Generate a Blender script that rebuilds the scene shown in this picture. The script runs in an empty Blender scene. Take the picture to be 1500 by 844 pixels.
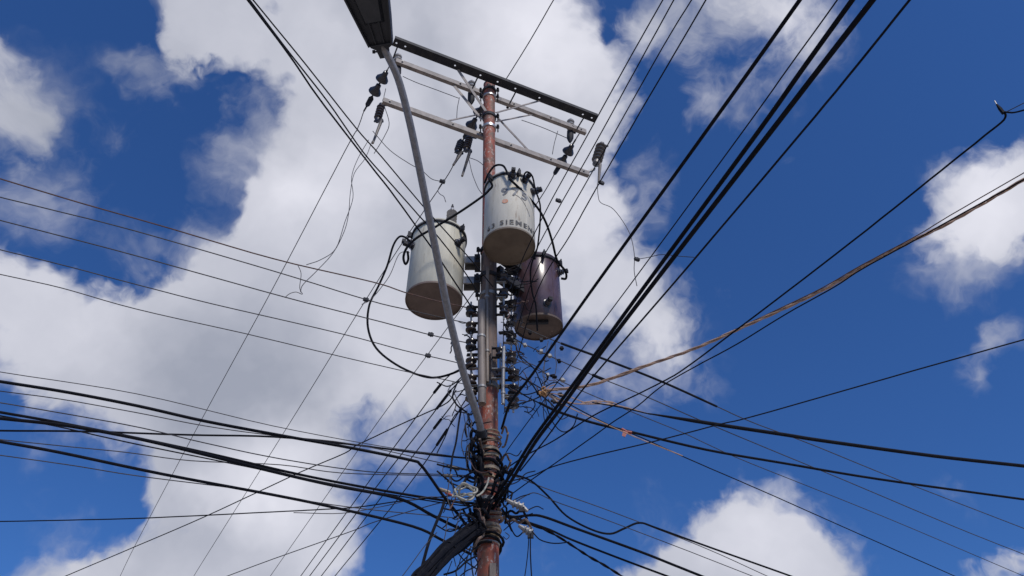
import bpy, math, random
from mathutils import Vector, Matrix, noise
PI = math.pi
random.seed(7)
S = bpy.context.scene
COL = S.collection

# ---------------------------------------------------------------- camera
PITCH = math.radians(42.5)
EYE = Vector((0, 0, 1.6))
FPX = 1177.0                       # focal length in pixels of a 1500 px wide picture
cam_d = bpy.data.cameras.new('camera')
cam = bpy.data.objects.new('camera', cam_d)
COL.objects.link(cam)
cam.location = EYE
cam.rotation_euler = (PI / 2 + PITCH, 0, 0)
cam_d.sensor_width = 36
cam_d.lens = 36 * FPX / 1500
cam_d.clip_start = 0.05
cam_d.clip_end = 5000
S.camera = cam

# ---------------------------------------------------------------- exposure
S.view_settings.view_transform = 'Standard'
S.view_settings.look = 'None'
S.view_settings.exposure = 0.0
S.view_settings.gamma = 1.0
S.cycles.max_bounces = 6

RX = Vector((1, 0, 0))
UP = Vector((0, -math.sin(PITCH), math.cos(PITCH)))
FW = Vector((0, math.cos(PITCH), math.sin(PITCH)))


def ray(px, py):
    return FW + RX * ((px - 750) / FPX) + UP * ((422 - py) / FPX)


def aty(px, py, Y):
    r = ray(px, py)
    return EYE + r * (Y / r.y)


def atz(px, py, Z):
    r = ray(px, py)
    return EYE + r * ((Z - 1.6) / r.z)


def depth(p):
    return (p - EYE).dot(FW)


# ---------------------------------------------------------------- world: real sky + a cloud layer laid out by direction
SUN_EL, SUN_AZ = math.radians(50), math.radians(152)     # azimuth clockwise from +Y
W = bpy.data.worlds.new('World')
S.world = W
W.use_nodes = True
nt = W.node_tree
nt.nodes.clear()


def N(t, **kw):
    n = nt.nodes.new(t)
    for k, v in kw.items():
        setattr(n, k, v)
    return n


def L(a, b):
    nt.links.new(a, b)


def M2(op, a, b=None, c=None, clamp=False):
    n = N('ShaderNodeMath', operation=op, use_clamp=clamp)
    for i, v in enumerate((a, b, c)):
        if v is None:
            continue
        if isinstance(v, (int, float)):
            n.inputs[i].default_value = v
        else:
            L(v, n.inputs[i])
    return n.outputs[0]


tc = N('ShaderNodeTexCoord')
direction = tc.outputs['Generated']
sky = N('ShaderNodeTexSky', sky_type='NISHITA')
sky.sun_disc = False
sky.sun_elevation = SUN_EL
sky.sun_rotation = SUN_AZ
sky.air_density = 1.0
sky.dust_density = 0.35
sky.ozone_density = 3.5
# the clear air: deep, saturated tropical blue
tint = N('ShaderNodeMix', data_type='RGBA', blend_type='MULTIPLY')
tint.inputs[0].default_value = 1.0
tint.inputs[7].default_value = (0.30, 0.55, 0.92, 1)
L(sky.outputs[0], tint.inputs[6])
bg_sky = N('ShaderNodeBackground')
bg_sky.inputs[1].default_value = 0.120
L(tint.outputs[2], bg_sky.inputs[0])


def warp(vec, scale, amp, detail):
    n = N('ShaderNodeTexNoise')
    n.inputs['Scale'].default_value = scale
    n.inputs['Detail'].default_value = detail
    n.inputs['Roughness'].default_value = 0.6
    L(vec, n.inputs['Vector'])
    s = N('ShaderNodeVectorMath', operation='SUBTRACT')
    s.inputs[1].default_value = (0.5, 0.5, 0.5)
    L(n.outputs['Color'], s.inputs[0])
    m = N('ShaderNodeVectorMath', operation='MULTIPLY_ADD')
    m.inputs[1].default_value = (amp,) * 3
    L(s.outputs[0], m.inputs[0])
    L(vec, m.inputs[2])
    return m.outputs[0]


w1 = warp(direction, 7.0, 0.13, 4)
w2 = warp(w1, 24.0, 0.04, 4)


def blobs(vec, items):
    """sum of soft ellipsoids on the sphere of directions; item = centre px, radii px, rotation deg, weight"""
    tot = None
    for (cx, cy, rx, ry, rot, wt) in items:
        r = ray(cx, cy)
        k = 1.0 / r.length
        d = r.normalized()
        fx = d.cross(Vector((0, 0, 1))).normalized()
        fy = fx.cross(d).normalized()
        mt = Matrix((fx, fy, d)).transposed() @ Matrix.Rotation(math.radians(rot), 3, 'Z')
        e = mt.to_euler()
        mp = N('ShaderNodeMapping', vector_type='TEXTURE')
        mp.inputs['Location'].default_value = d
        mp.inputs['Rotation'].default_value = e
        mp.inputs['Scale'].default_value = (rx * k / FPX, ry * k / FPX, max(rx, ry) * k / FPX)
        L(vec, mp.inputs['Vector'])
        g = N('ShaderNodeTexGradient', gradient_type='QUADRATIC_SPHERE' if False else 'SPHERICAL')
        L(mp.outputs[0], g.inputs['Vector'])
        if tot is None:
            tot = M2('MULTIPLY', g.outputs['Fac'], wt)
        else:
            tot = M2('MULTIPLY_ADD', g.outputs['Fac'], wt, tot)
    return tot


CLOUDS = [
    # the big bank: top
    (300, 10, 130, 80, 0, 1.5), (470, 30, 200, 150, 0, 1.6), (620, 110, 250, 220, 0, 1.6), (790, 90, 170, 150, 0, 2.0),
    (560, 260, 200, 170, 0, 1.4), (700, 260, 230, 200, 0, 1.5), (830, 160, 110, 120, 0, 1.4), (395, 60, 110, 90, 0, .9),
    (340, 70, 120, 66, 0, 1.1), (260, 70, 90, 44, 0, 0.7), (176, 80, 36, 18, 0, 0.35), (268, 118, 60, 36, 0, .55), (410, 215, 50, 100, 0, 0.3),
    # middle and left
    (440, 330, 150, 110, 20, 1.6), (560, 400, 240, 170, 0, 1.6), (820, 370, 150, 140, 0, 1.5), (880, 300, 80, 80, 0, .9), (930, 450, 110, 90, 0, 1.3), (970, 495, 70, 60, 0, .9),
    (330, 450, 160, 100, 0, 1.3), (180, 510, 240, 130, 0, 1.7), (40, 480, 170, 110, 0, 1.6), (330, 560, 260, 120, 0, 1.7),
    (30, 400, 110, 40, -14, .8), (540, 530, 170, 100, 0, 1.3), (625, 585, 90, 60, 0, 0.45), (880, 560, 130, 40, 0, 0.35), (700, 520, 120, 90, 0, .6),
    (120, 600, 170, 46, 0, 0.35),
    # lower left tongue
    (400, 690, 190, 120, 0, 1.7), (340, 790, 150, 110, 0, 1.7), (450, 800, 105, 90, 0, 1.5), (120, 835, 120, 80, 0, 1.9), (190, 815, 90, 50, 0, 1.1),
    (255, 710, 60, 80, 0, .8), (330, 870, 220, 60, 0, 1.5), (50, 790, 60, 30, 0, .25),
    # upper left
    (10, 130, 90, 100, 0, .9), (30, 230, 115, 80, 15, 1.6), (20, 60, 60, 50, 0, 0.4), (150, 190, 40, 26, 40, 0.3), (-30, 180, 90, 120, 0, 1.0), (60, 275, 80, 26, 10, .4),
    # upper right
    (1080, 0, 190, 76, 0, 1.2), (1130, 45, 90, 60, 0, 0.6), (950, 20, 90, 50, 0, 0.6), (1012, 155, 50, 56, 0, 0.55), (1190, 40, 70, 70, 0, .4), (1010, 80, 60, 46, 0, .3),
    # right
    (1410, 310, 105, 85, 0, 1.5), (1490, 305, 110, 85, 0, 1.4), (1372, 325, 60, 50, 0, .8), (1420, 385, 70, 30, 0, .35), (1560, 300, 120, 90, 0, 1.6),
    (1470, 488, 30, 24, 0, 0.3), (1488, 505, 26, 20, 0, 0.15), (1446, 545, 40, 14, -30, 0.2), (1415, 748, 34, 12, -40, 0.25),
    # lower right
    (1080, 825, 150, 110, 0, 1.6), (1050, 778, 95, 55, 0, 1.0), (1140, 792, 95, 80, 0, 1.1), (975, 815, 85, 66, 0, 1.0), (930, 838, 60, 34, 0, .8),
    (1205, 835, 60, 66, 0, .8), (1502, 835, 38, 40, 0, 1.3), (1440, 850, 50, 20, 0, .7), (1090, 890, 220, 80, 0, 1.6),
]
rs = random.Random(11)
for i in range(22):      # the same kind of sky outside the picture
    px, py = rs.choice([(-700, 300), (-500, -300), (300, -600), (900, -700), (1700, -500), (2200, 200), (2300, 800), (-700, 900)])
    px += rs.uniform(-320, 320)
    py += rs.uniform(-260, 200)
    CLOUDS.append((px, py, rs.uniform(130, 260), rs.uniform(90, 150), 0, rs.uniform(1.2, 1.8)))
HOLES = [(1300, 140, 140, 120, 0, .6), (1130, 330, 160, 120, 0, .5), (1470, 440, 150, 60, 0, 1.8), (1480, 570, 130, 60, 0, 1.2), (1440, 700, 140, 110, 0, .8), (930, 735, 60, 50, 0, .5), (270, 290, 110, 90, 0, 1.2), (330, 130, 60, 40, 10, .5), (200, 240, 190, 130, 0, 1.2), (330, 200, 90, 80, 0, .7), (330, 330, 80, 60, -30, .5), (90, 325, 230, 66, -14, 1.3), (235, 400, 46, 30, 0, 0.7),
         (520, 625, 60, 46, 0, 1.1), (90, 700, 170, 100, 0, 1.2), (590, 800, 60, 130, 0, .9),
         (650, 740, 130, 140, 0, 1.2), (830, 660, 170, 120, 0, 1.0), (950, 215, 60, 70, 0, .9), (940, 110, 40, 60, 0, 0.5), (120, 20, 100, 80, 0, 1.0),
         (860, 525, 40, 26, 0, 0.5), (985, 330, 50, 80, 0, .6), (880, 20, 40, 18, 20, .5), (720, 5, 50, 14, 0, .3)]
VEIL = [(395, 215, 110, 130, 0, 1.3), (330, 130, 90, 50, 0, .7), (190, 85, 60, 30, 0, .5), (150, 190, 46, 30, 40, .7), (250, 120, 90, 50, 0, .9), (600, 580, 130, 100, 0, 1.2), (870, 560, 170, 70, 0, 1.0),
        (505, 630, 90, 60, 0, .9), (110, 610, 190, 50, 0, .9), (110, 770, 130, 60, 0, .8), (1015, 165, 60, 60, 0, .9), (1060, 80, 170, 60, 0, 1.0), (1190, 60, 80, 60, 0, .8), (920, 50, 80, 60, 0, .9),
        (1475, 495, 44, 30, 0, .75), (1440, 548, 44, 18, -30, .5), (1410, 370, 110, 60, 0, 1.0), (60, 280, 110, 50, 0, 1.0), (330, 370, 70, 50, 0, .8), (1370, 300, 80, 80, 0, .8),
        (940, 280, 70, 100, 0, .9), (1000, 520, 90, 50, 0, .8), (570, 690, 90, 60, 0, .7), (20, 160, 110, 150, 0, .9), (950, 790, 100, 80, 0, .8), (1220, 800, 80, 90, 0, .8), (220, 420, 120, 40, 0, .9), (1420, 750, 36, 16, -30, .25), (600, 790, 60, 30, 0, .3)]
BRIGHT = [(800, 60, 170, 130, 0, .22), (460, 290, 130, 90, 0, .22), (560, 160, 90, 110, 0, .05), (320, 30, 160, 60, 0, .04), (960, 480, 80, 90, 0, .10), (880, 340, 110, 160, 0, .18),
          (380, 700, 120, 70, 0, .2), (1100, 770, 150, 90, 0, .12), (1440, 290, 120, 80, 0, .20), (100, 815, 90, 40, 0, .12), (1140, 30, 90, 50, 0, .16),
          (560, 540, 120, 60, 0, .07), (120, 470, 200, 90, 0, .08), (470, 800, 80, 60, 0, .06)]
DARK = [(660, 290, 170, 130, 0, .13), (330, 570, 180, 110, 0, .14), (400, 450, 60, 60, 0, .04), (450, 600, 140, 60, 0, .07), (420, 200, 90, 60, 0, .14), (60, 190, 120, 90, 0, .18),
        (330, 800, 120, 60, 0, .08), (600, 50, 120, 60, 0, .06), (190, 90, 120, 70, 0, .08), (980, 20, 60, 40, 0, .05)]
dens = M2('SUBTRACT', blobs(w2, CLOUDS), blobs(w2, HOLES))
fb = N('ShaderNodeTexNoise')
fb.inputs['Scale'].default_value = 7
fb.inputs['Detail'].default_value = 8
fb.inputs['Roughness'].default_value = 0.58
L(w1, fb.inputs['Vector'])
dens2 = M2('MULTIPLY_ADD', M2('SUBTRACT', fb.outputs['Fac'], 0.615), 2.6, dens)
mr = N('ShaderNodeMapRange', interpolation_type='SMOOTHSTEP')
mr.inputs['From Min'].default_value = -0.12
mr.inputs['From Max'].default_value = 1.0
L(dens2, mr.inputs['Value'])
veil = blobs(w2, VEIL)
vn = M2('MULTIPLY_ADD', M2('SUBTRACT', fb.outputs['Fac'], 0.52), 2.4, M2('MULTIPLY', veil, 0.8))
mv = N('ShaderNodeMapRange', interpolation_type='SMOOTHSTEP')
mv.inputs['From Min'].default_value = 0.0
mv.inputs['From Max'].default_value = 0.9
L(vn, mv.inputs['Value'])
thin = M2('MULTIPLY', M2('MULTIPLY', mv.outputs[0], 0.62), M2('MULTIPLY', veil, 2.2, clamp=True))
# thin wisps over the clear air, the thick cloud over both
inv = M2('MULTIPLY', M2('SUBTRACT', 1.0, thin), M2('SUBTRACT', 1.0, M2('MULTIPLY', mr.outputs[0], 0.97)))
alpha = M2('SUBTRACT', 1.0, inv)
f2 = N('ShaderNodeTexNoise')
f2.inputs['Scale'].default_value = 6
f2.inputs['Detail'].default_value = 6
f2.inputs['Roughness'].default_value = 0.5
L(w1, f2.inputs['Vector'])
lum = M2('SUBTRACT', blobs(w1, BRIGHT), blobs(w1, DARK))
lum = M2('MULTIPLY_ADD', M2('SUBTRACT', f2.outputs['Fac'], 0.5), 0.42, lum)
lum = M2('ADD', lum, 0.54)
ccol = N('ShaderNodeMix', data_type='RGBA')
ccol.inputs[6].default_value = (0.35, 0.375, 0.455, 1)
ccol.inputs[7].default_value = (0.83, 0.83, 0.91, 1)
lm = N('ShaderNodeMapRange')
lm.inputs['From Min'].default_value = 0.36
lm.inputs['From Max'].default_value = 0.80
L(lum, lm.inputs['Value'])
L(lm.outputs[0], ccol.inputs[0])
bg_cl = N('ShaderNodeBackground')
bg_cl.inputs[1].default_value = 1.0
L(ccol.outputs[2], bg_cl.inputs[0])
mx = N('ShaderNodeMixShader')
L(alpha, mx.inputs[0])
L(bg_sky.outputs[0], mx.inputs[1])
L(bg_cl.outputs[0], mx.inputs[2])
wo = N('ShaderNodeOutputWorld')
L(mx.outputs[0], wo.inputs[0])

# ---------------------------------------------------------------- sun
sd = bpy.data.lights.new('sun', 'SUN')
sd.energy = 2.9
sd.angle = math.radians(9)
sd.color = (1.0, 0.95, 0.88)
sun = bpy.data.objects.new('sun', sd)
COL.objects.link(sun)
sdir = Vector((math.sin(SUN_AZ) * math.cos(SUN_EL), math.cos(SUN_AZ) * math.cos(SUN_EL), math.sin(SUN_EL)))
sun.rotation_euler = sdir.to_track_quat('Z', 'Y').to_euler()


# ---------------------------------------------------------------- materials
def mat(name, c1, c2=None, scale=8, rough=0.6, metal=0.0, c3=None, bump=0.0, stretch=(1, 1, 1), lo=0.42, hi=0.62, c3lo=0.60, spec=0.5, detail=6):
    m = bpy.data.materials.new(name)
    m.use_nodes = True
    t = m.node_tree
    b = t.nodes['Principled BSDF']
    b.inputs['Roughness'].default_value = rough
    b.inputs['Metallic'].default_value = metal
    b.inputs['Specular IOR Level'].default_value = spec
    co = t.nodes.new('ShaderNodeTexCoord')
    mp = t.nodes.new('ShaderNodeMapping')
    mp.inputs['Scale'].default_value = stretch
    t.links.new(co.outputs['Object'], mp.inputs[0])
    nz = t.nodes.new('ShaderNodeTexNoise')
    nz.inputs['Scale'].default_value = scale
    nz.inputs['Detail'].default_value = detail
    nz.inputs['Roughness'].default_value = 0.65
    t.links.new(mp.outputs[0], nz.inputs['Vector'])
    r = t.nodes.new('ShaderNodeMapRange')
    r.inputs['From Min'].default_value = lo
    r.inputs['From Max'].default_value = hi
    t.links.new(nz.outputs['Fac'], r.inputs['Value'])
    mix = t.nodes.new('ShaderNodeMix')
    mix.data_type = 'RGBA'
    mix.inputs[6].default_value = (*c1, 1)
    mix.inputs[7].default_value = (*(c2 or c1), 1)
    t.links.new(r.outputs[0], mix.inputs[0])
    out = mix.outputs[2]
    if c3:
        n3 = t.nodes.new('ShaderNodeTexNoise')
        n3.inputs['Scale'].default_value = scale * 2.3
        n3.inputs['Detail'].default_value = 8
        n3.inputs['Roughness'].default_value = 0.7
        t.links.new(mp.outputs[0], n3.inputs['Vector'])
        r3 = t.nodes.new('ShaderNodeMapRange')
        r3.inputs['From Min'].default_value = c3lo
        r3.inputs['From Max'].default_value = c3lo + 0.07
        t.links.new(n3.outputs['Fac'], r3.inputs['Value'])
        m3 = t.nodes.new('ShaderNodeMix')
        m3.data_type = 'RGBA'
        m3.inputs[7].default_value = (*c3, 1)
        t.links.new(r3.outputs[0], m3.inputs[0])
        t.links.new(out, m3.inputs[6])
        out = m3.outputs[2]
    t.links.new(out, b.inputs['Base Color'])
    if bump:
        bp = t.nodes.new('ShaderNodeBump')
        bp.inputs['Strength'].default_value = bump
        bp.inputs['Distance'].default_value = 0.01
        t.links.new(nz.outputs['Fac'], bp.inputs['Height'])
        t.links.new(bp.outputs[0], b.inputs['Normal'])
    return m


MT = dict(
    red=mat('rusty_red_paint', (0.33, 0.075, 0.04), (0.15, 0.085, 0.06), 8, 0.7, c3=(0.44, 0.33, 0.28), bump=.6, stretch=(1.6, 1.6, 0.9), c3lo=.545),
    brown=mat('grimy_brown_paint', (0.20, 0.13, 0.095), (0.12, 0.09, 0.075), 9, 0.75, c3=(0.30, 0.26, 0.22), bump=.3, stretch=(2, 2, .5)),
    clampsteel=mat('dull_aluminium', (0.30, 0.29, 0.28), (0.16, 0.15, 0.15), 30, 0.5, 0.3),
    galv=mat('galvanized_steel', (0.33, 0.32, 0.31), (0.22, 0.21, 0.20), 14, 0.5, 0.25, bump=.1, c3=(0.16, 0.10, 0.07), c3lo=.63),
    arm=mat('weathered_grey_steel', (0.29, 0.25, 0.23), (0.17, 0.15, 0.14), 10, 0.65, 0.05, bump=.1, c3=(0.17, 0.10, 0.07)),
    darksteel=mat('dark_steel', (0.018, 0.019, 0.026), (0.035, 0.034, 0.038), 12, 0.7, 0.0, bump=.1, spec=.3),
    white=mat('dirty_white_enamel', (0.62, 0.57, 0.47), (0.51, 0.465, 0.375), 3.2, 0.6, c3=(0.36, 0.29, 0.22), bump=.08, stretch=(3.2, 3.2, .5), c3lo=.60),
    cream=mat('dirty_grey_green_enamel', (0.58, 0.545, 0.44), (0.47, 0.44, 0.355), 3.0, 0.65, c3=(0.34, 0.29, 0.22), bump=.08, stretch=(3.2, 3.2, .5), c3lo=.60),
    purple=mat('worn_maroon_enamel', (0.06, 0.032, 0.036), (0.12, 0.075, 0.085), 5, 0.27, c3=(0.05, 0.035, 0.04), bump=.05, stretch=(1, 1, .4), c3lo=.6),
    rustplate=mat('brown_rusty_plate', (0.16, 0.115, 0.095), (0.12, 0.085, 0.07), 5, 0.7, c3=(0.11, 0.075, 0.055), bump=.2),
    rustplate2=mat('ochre_rusty_plate', (0.17, 0.13, 0.095), (0.125, 0.095, 0.07), 4, 0.7, c3=(0.12, 0.085, 0.055), bump=.2),
    rustplate3=mat('dark_brown_rusty_plate', (0.11, 0.075, 0.06), (0.075, 0.05, 0.042), 5, 0.7, c3=(0.07, 0.05, 0.04), bump=.2),
    black=mat('black_cable_jacket', (0.005, 0.0055, 0.009), (0.010, 0.010, 0.014), 20, 0.7, spec=.12),
    navy=mat('weathered_black_jacket', (0.009, 0.010, 0.015), (0.018, 0.018, 0.023), 20, 0.8, spec=.12),
    wire=mat('oxidised_aluminium_wire', (0.075, 0.068, 0.07), (0.045, 0.042, 0.045), 30, 0.7, 0.0, spec=.3),
    copper=mat('oxidised_copper_wire', (0.13, 0.07, 0.055), (0.08, 0.05, 0.045), 20, 0.7, spec=.3),
    tan=mat('tan_insulated_wire', (0.50, 0.33, 0.23), (0.34, 0.22, 0.16), 14, 0.6),
    strap=mat('tan_strap', (0.36, 0.27, 0.17), (0.22, 0.17, 0.12), 18, 0.6, bump=.2),
    cream_wire=mat('cream_plastic_wire', (0.46, 0.44, 0.36), (0.32, 0.30, 0.25), 18, 0.5),
    porc=mat('grey_porcelain', (0.40, 0.39, 0.39), (0.30, 0.29, 0.29), 10, 0.25),
    paleporc=mat('pale_porcelain', (0.42, 0.40, 0.38), (0.30, 0.28, 0.26), 16, 0.35, c3=(.12, .09, .07)),
    brownporc=mat('brown_glazed_porcelain', (0.055, 0.04, 0.035), (0.09, 0.07, 0.06), 12, 0.25),
    arrester=mat('grey_brown_porcelain', (0.16, 0.14, 0.13), (0.09, 0.08, 0.075), 14, 0.4, c3=(.25, .22, .2)),
    discporc=mat('dark_glazed_porcelain', (0.03, 0.03, 0.038), (0.055, 0.05, 0.055), 12, 0.25),
    fiber=mat('fuse_tube_fibre', (0.10, 0.085, 0.075), (0.17, 0.14, 0.12), 30, 0.6),
    lamp=mat('dark_lamp_housing', (0.016, 0.018, 0.025), (0.026, 0.028, 0.036), 9, 0.55),
    lens=mat('dusty_dark_lens', (0.02, 0.023, 0.03), (0.035, 0.037, 0.045), 6, 0.35),
    lampole=mat('grey_lamp_arm_paint', (0.26, 0.245, 0.245), (0.19, 0.18, 0.175), 12, 0.5, 0.2, c3=(.24, .21, .2), stretch=(3, 3, .7)),
    pvc=mat('grey_brown_conduit', (0.25, 0.20, 0.165), (0.15, 0.12, 0.10), 7, 0.6, c3=(0.10, 0.08, 0.065), stretch=(2, 2, .5), bump=.15),
    orange=mat('orange_plastic', (0.50, 0.27, 0.11), (0.32, 0.17, 0.08), 20, 0.5),
    redtag=mat('red_tape', (0.34, 0.05, 0.035), (0.24, 0.04, 0.03), 20, 0.6),
    ink=mat('black_stencil_ink', (0.035, 0.035, 0.038), (0.30, 0.28, 0.25), 26, 0.7, lo=.5, hi=.68),
    faded=mat('faded_stencil_ink', (0.14, 0.14, 0.15), (0.38, 0.38, 0.38), 26, 0.7, lo=.5, hi=.72),
    sticker=mat('orange_sticker', (0.62, 0.25, 0.12), (0.55, 0.36, 0.28), 30, 0.6),
    bolt=mat('bright_bolt', (0.55, 0.55, 0.55), (0.40, 0.38, 0.36), 20, 0.35, .5),
    asphalt=mat('dusty_asphalt', (0.30, 0.26, 0.215), (0.36, 0.31, 0.26), 3, 0.9, bump=.2),
)


# ---------------------------------------------------------------- mesh helpers
class MB:
    def __init__(s):
        s.v = []
        s.f = []
        s.M = None

    def add(s, vs, fs):
        o = len(s.v)
        s.v += [(s.M @ Vector(v)) if s.M else Vector(v) for v in vs]
        s.f += [tuple(i + o for i in f) for f in fs]
        return s

    def box(s, c, h, ax=None):
        """c centre, h half sizes, ax three axes"""
        c = Vector(c)
        ax = ax or (Vector((1, 0, 0)), Vector((0, 1, 0)), Vector((0, 0, 1)))
        vs = []
        for k in (-1, 1):
            for j in (-1, 1):
                for i in (-1, 1):
                    vs.append(c + ax[0] * h[0] * i + ax[1] * h[1] * j + ax[2] * h[2] * k)
        return s.add(vs, [(0, 2, 3, 1), (4, 5, 7, 6), (0, 1, 5, 4), (2, 6, 7, 3), (0, 4, 6, 2), (1, 3, 7, 5)])

    def beam(s, a, b, w, h, up=Vector((0, 0, 1))):
        a = Vector(a)
        b = Vector(b)
        d = (b - a).normalized()
        x = d.cross(up).normalized()
        z = x.cross(d).normalized()
        return s.box((a + b) / 2, ((b - a).length / 2, w / 2, h / 2), (d, x, z))

    def tube(s, pts, r, n=6, caps=True):
        pts = [Vector(p) for p in pts]
        rr = r if isinstance(r, (list, tuple)) else [r] * len(pts)
        vs, fs = [], []
        t = (pts[1] - pts[0]).normalized()
        x = t.orthogonal().normalized()
        for i, p in enumerate(pts):
            a = pts[max(i - 1, 0)]
            b = pts[min(i + 1, len(pts) - 1)]
            t = (b - a).normalized()
            x = (x - t * x.dot(t)).normalized()
            y = t.cross(x)
            for k in range(n):
                an = 2 * PI * k / n
                vs.append(p + (x * math.cos(an) + y * math.sin(an)) * rr[i])
        for i in range(len(pts) - 1):
            for k in range(n):
                k2 = (k + 1) % n
                fs.append((i * n + k, i * n + k2, (i + 1) * n + k2, (i + 1) * n + k))
        if caps:
            fs.append(tuple(range(n - 1, -1, -1)))
            fs.append(tuple((len(pts) - 1) * n + k for k in range(n)))
        return s.add(vs, fs)

    def lathe(s, o, axis, prof, n=16, arc=None):
        """prof: list of (radius, distance along axis)"""
        o = Vector(o)
        a = Vector(axis).normalized()
        x = a.orthogonal().normalized()
        y = a.cross(x)
        vs, fs = [], []
        for (r, h) in prof:
            for k in range(n):
                an = 2 * PI * k / n
                vs.append(o + a * h + (x * math.cos(an) + y * math.sin(an)) * max(r, 1e-4))
        for i in range(len(prof) - 1):
            for k in range(n):
                k2 = (k + 1) % n
                fs.append((i * n + k, i * n + k2, (i + 1) * n + k2, (i + 1) * n + k))
        fs.append(tuple(range(n - 1, -1, -1)))
        fs.append(tuple((len(prof) - 1) * n + k for k in range(n)))
        return s.add(vs, fs)

    def build(s, name, m, parent=None, label=None):
        me = bpy.data.meshes.new(name)
        off = Vector((0, 0, 0))
        q = parent
        while q is not None:
            off += q.location
            q = q.parent
        me.from_pydata([v - off for v in s.v], [], s.f)
        me.materials.append(MT[m] if isinstance(m, str) else m)
        me.polygons.foreach_set('use_smooth', [True] * len(me.polygons))
        me.set_sharp_from_angle(angle=math.radians(38))
        me.update()
        o = bpy.data.objects.new(name, me)
        COL.objects.link(o)
        if parent:
            o.parent = parent
        if label:
            o['label'] = label
        return o


def tag(o, label, cat, group=None):
    o['label'] = label
    o['category'] = cat
    if group:
        o['group'] = group
    return o


def thing(name, label, cat, loc, group=None):
    o = bpy.data.objects.new(name, None)
    o.empty_display_size = .1
    COL.objects.link(o)
    o.location = loc
    return tag(o, label, cat, group)


def catmull(P, n=6):
    if len(P) == 2:
        return [P[0].lerp(P[1], i / n) for i in range(n + 1)]
    Q = [P[0] * 2 - P[1]] + list(P) + [P[-1] * 2 - P[-2]]
    out = []
    for i in range(1, len(Q) - 2):
        p0, p1, p2, p3 = Q[i - 1:i + 3]
        for k in range(n):
            t = k / n
            out.append(.5 * ((2 * p1) + (p2 - p0) * t + (2 * p0 - 5 * p1 + 4 * p2 - p3) * t * t + (3 * p1 - p0 - 3 * p2 + p3) * t ** 3))
    out.append(Q[-2])
    return out


def inframe(p):
    v = p - EYE
    d = v.dot(FW)
    if d < 0.05:
        return False
    x, y = v.dot(RX) / d * FPX + 750, 422 - v.dot(UP) / d * FPX
    return -3 < x < 1503 and -3 < y < 847


def path3(pts, a, b, n=6):
    """pixel way points -> points in the place; ends lie at a given distance ('Y') or height ('Z')"""
    def end(p, e):
        return aty(p[0], p[1], e[1]) if e[0] == 'Y' else atz(p[0], p[1], e[1])
    A = end(pts[0], a)
    B = end(pts[-1], b)
    d0, d1 = depth(A), depth(B)
    s = [0]
    for i in range(1, len(pts)):
        s.append(s[-1] + math.hypot(pts[i][0] - pts[i - 1][0], pts[i][1] - pts[i - 1][1]))
    P = []
    fixed = [(0, 1 / d0)]
    for i in range(1, len(pts) - 1):
        if len(pts[i]) > 2:
            fixed.append((s[i], 1 / depth(aty(pts[i][0], pts[i][1], pts[i][2]))))
    fixed.append((s[-1], 1 / d1))
    for i, p in enumerate(pts):
        for (s0, v0), (s1, v1) in zip(fixed, fixed[1:]):
            if s0 <= s[i] <= s1 + 1e-6:
                iv = v0 + (v1 - v0) * (s[i] - s0) / max(s1 - s0, 1e-6)
                break
        P.append(EYE + ray(p[0], p[1]) / iv)
    return catmull(P, n)


def wire(pts, w, a, b, m, label, cat='wire', group=None, name='overhead_wire', ext0=False, ext1=True, n=5, sides=6, twist=None, ref=None, taper=False):
    """w: width in 1500-px pixels, turned into a real diameter at the middle of the run"""
    P = path3(pts, a, b, n)
    w *= .82 if w < 3 else .86
    r = w * depth(P[len(P) // 2] if ref is None else P[int(ref * (len(P) - 1))]) / FPX / 2
    if ext1:
        d = (P[-1] - P[-2]).normalized()
        d.z *= .7
        far = 14 if d.y < 0 else 22
        P += [P[-1] + d * k for k in (far * .3, far * .65, far)]
    if ext0:
        d = (P[0] - P[1]).normalized()
        P = [P[0] + d * k for k in (14, 6)] + P
    if twist:
        root = thing(name, label, cat, P[0], group)
        # resample evenly so the strands wind regularly
        for j in range(twist[0]):
            Q = []
            acc = 0
            last = P[0]
            x = (P[1] - P[0]).orthogonal().normalized()
            for i in range(len(P) - 1):
                seg = P[i + 1] - P[i]
                k = max(1, int(seg.length / .05)) if i < len(P) - 4 else max(1, int(seg.length / .12))
                t = seg.normalized()
                x = (x - t * x.dot(t)).normalized()
                y = t.cross(x)
                for q in range(k):
                    c = P[i] + seg * q / k
                    acc += (c - last).length
                    last = c
                    an = acc / twist[1] * 2 * PI + 2 * PI * j / twist[0]
                    Q.append(c + (x * math.cos(an) + y * math.sin(an)) * r * twist[2])
            MB().tube(Q, r * twist[3], 5).build('strand', m, root)
        return root, P
    Pj = []
    for i, p in enumerate(P):
        k = (0.1 if w < 3 else .0) * r
        Pj.append(p + Vector((random.uniform(-k, k), random.uniform(-k, k), random.uniform(-k, k))))
    rad = [r * min(1, .35 + .22 * i) for i in range(len(Pj))] if taper else r
    o = MB().tube(Pj, rad, sides).build(name, m)
    if cat:
        tag(o, label, cat, group)
    return o, P


# ---------------------------------------------------------------- ground (below the picture, it bounces light up)
g = MB()
g.add([(-600, -600, 0), (600, -600, 0), (600, 600, 0), (-600, 600, 0)], [(0, 1, 2, 3)])
g.build('ground', 'asphalt')['kind'] = 'structure'

# ---------------------------------------------------------------- utility pole
PY = 5.8


def polec(z):           # centre of the shaft at height z (it leans a hair to the left)
    return Vector((-0.105 - 0.0177 * z, PY, z))


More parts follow.
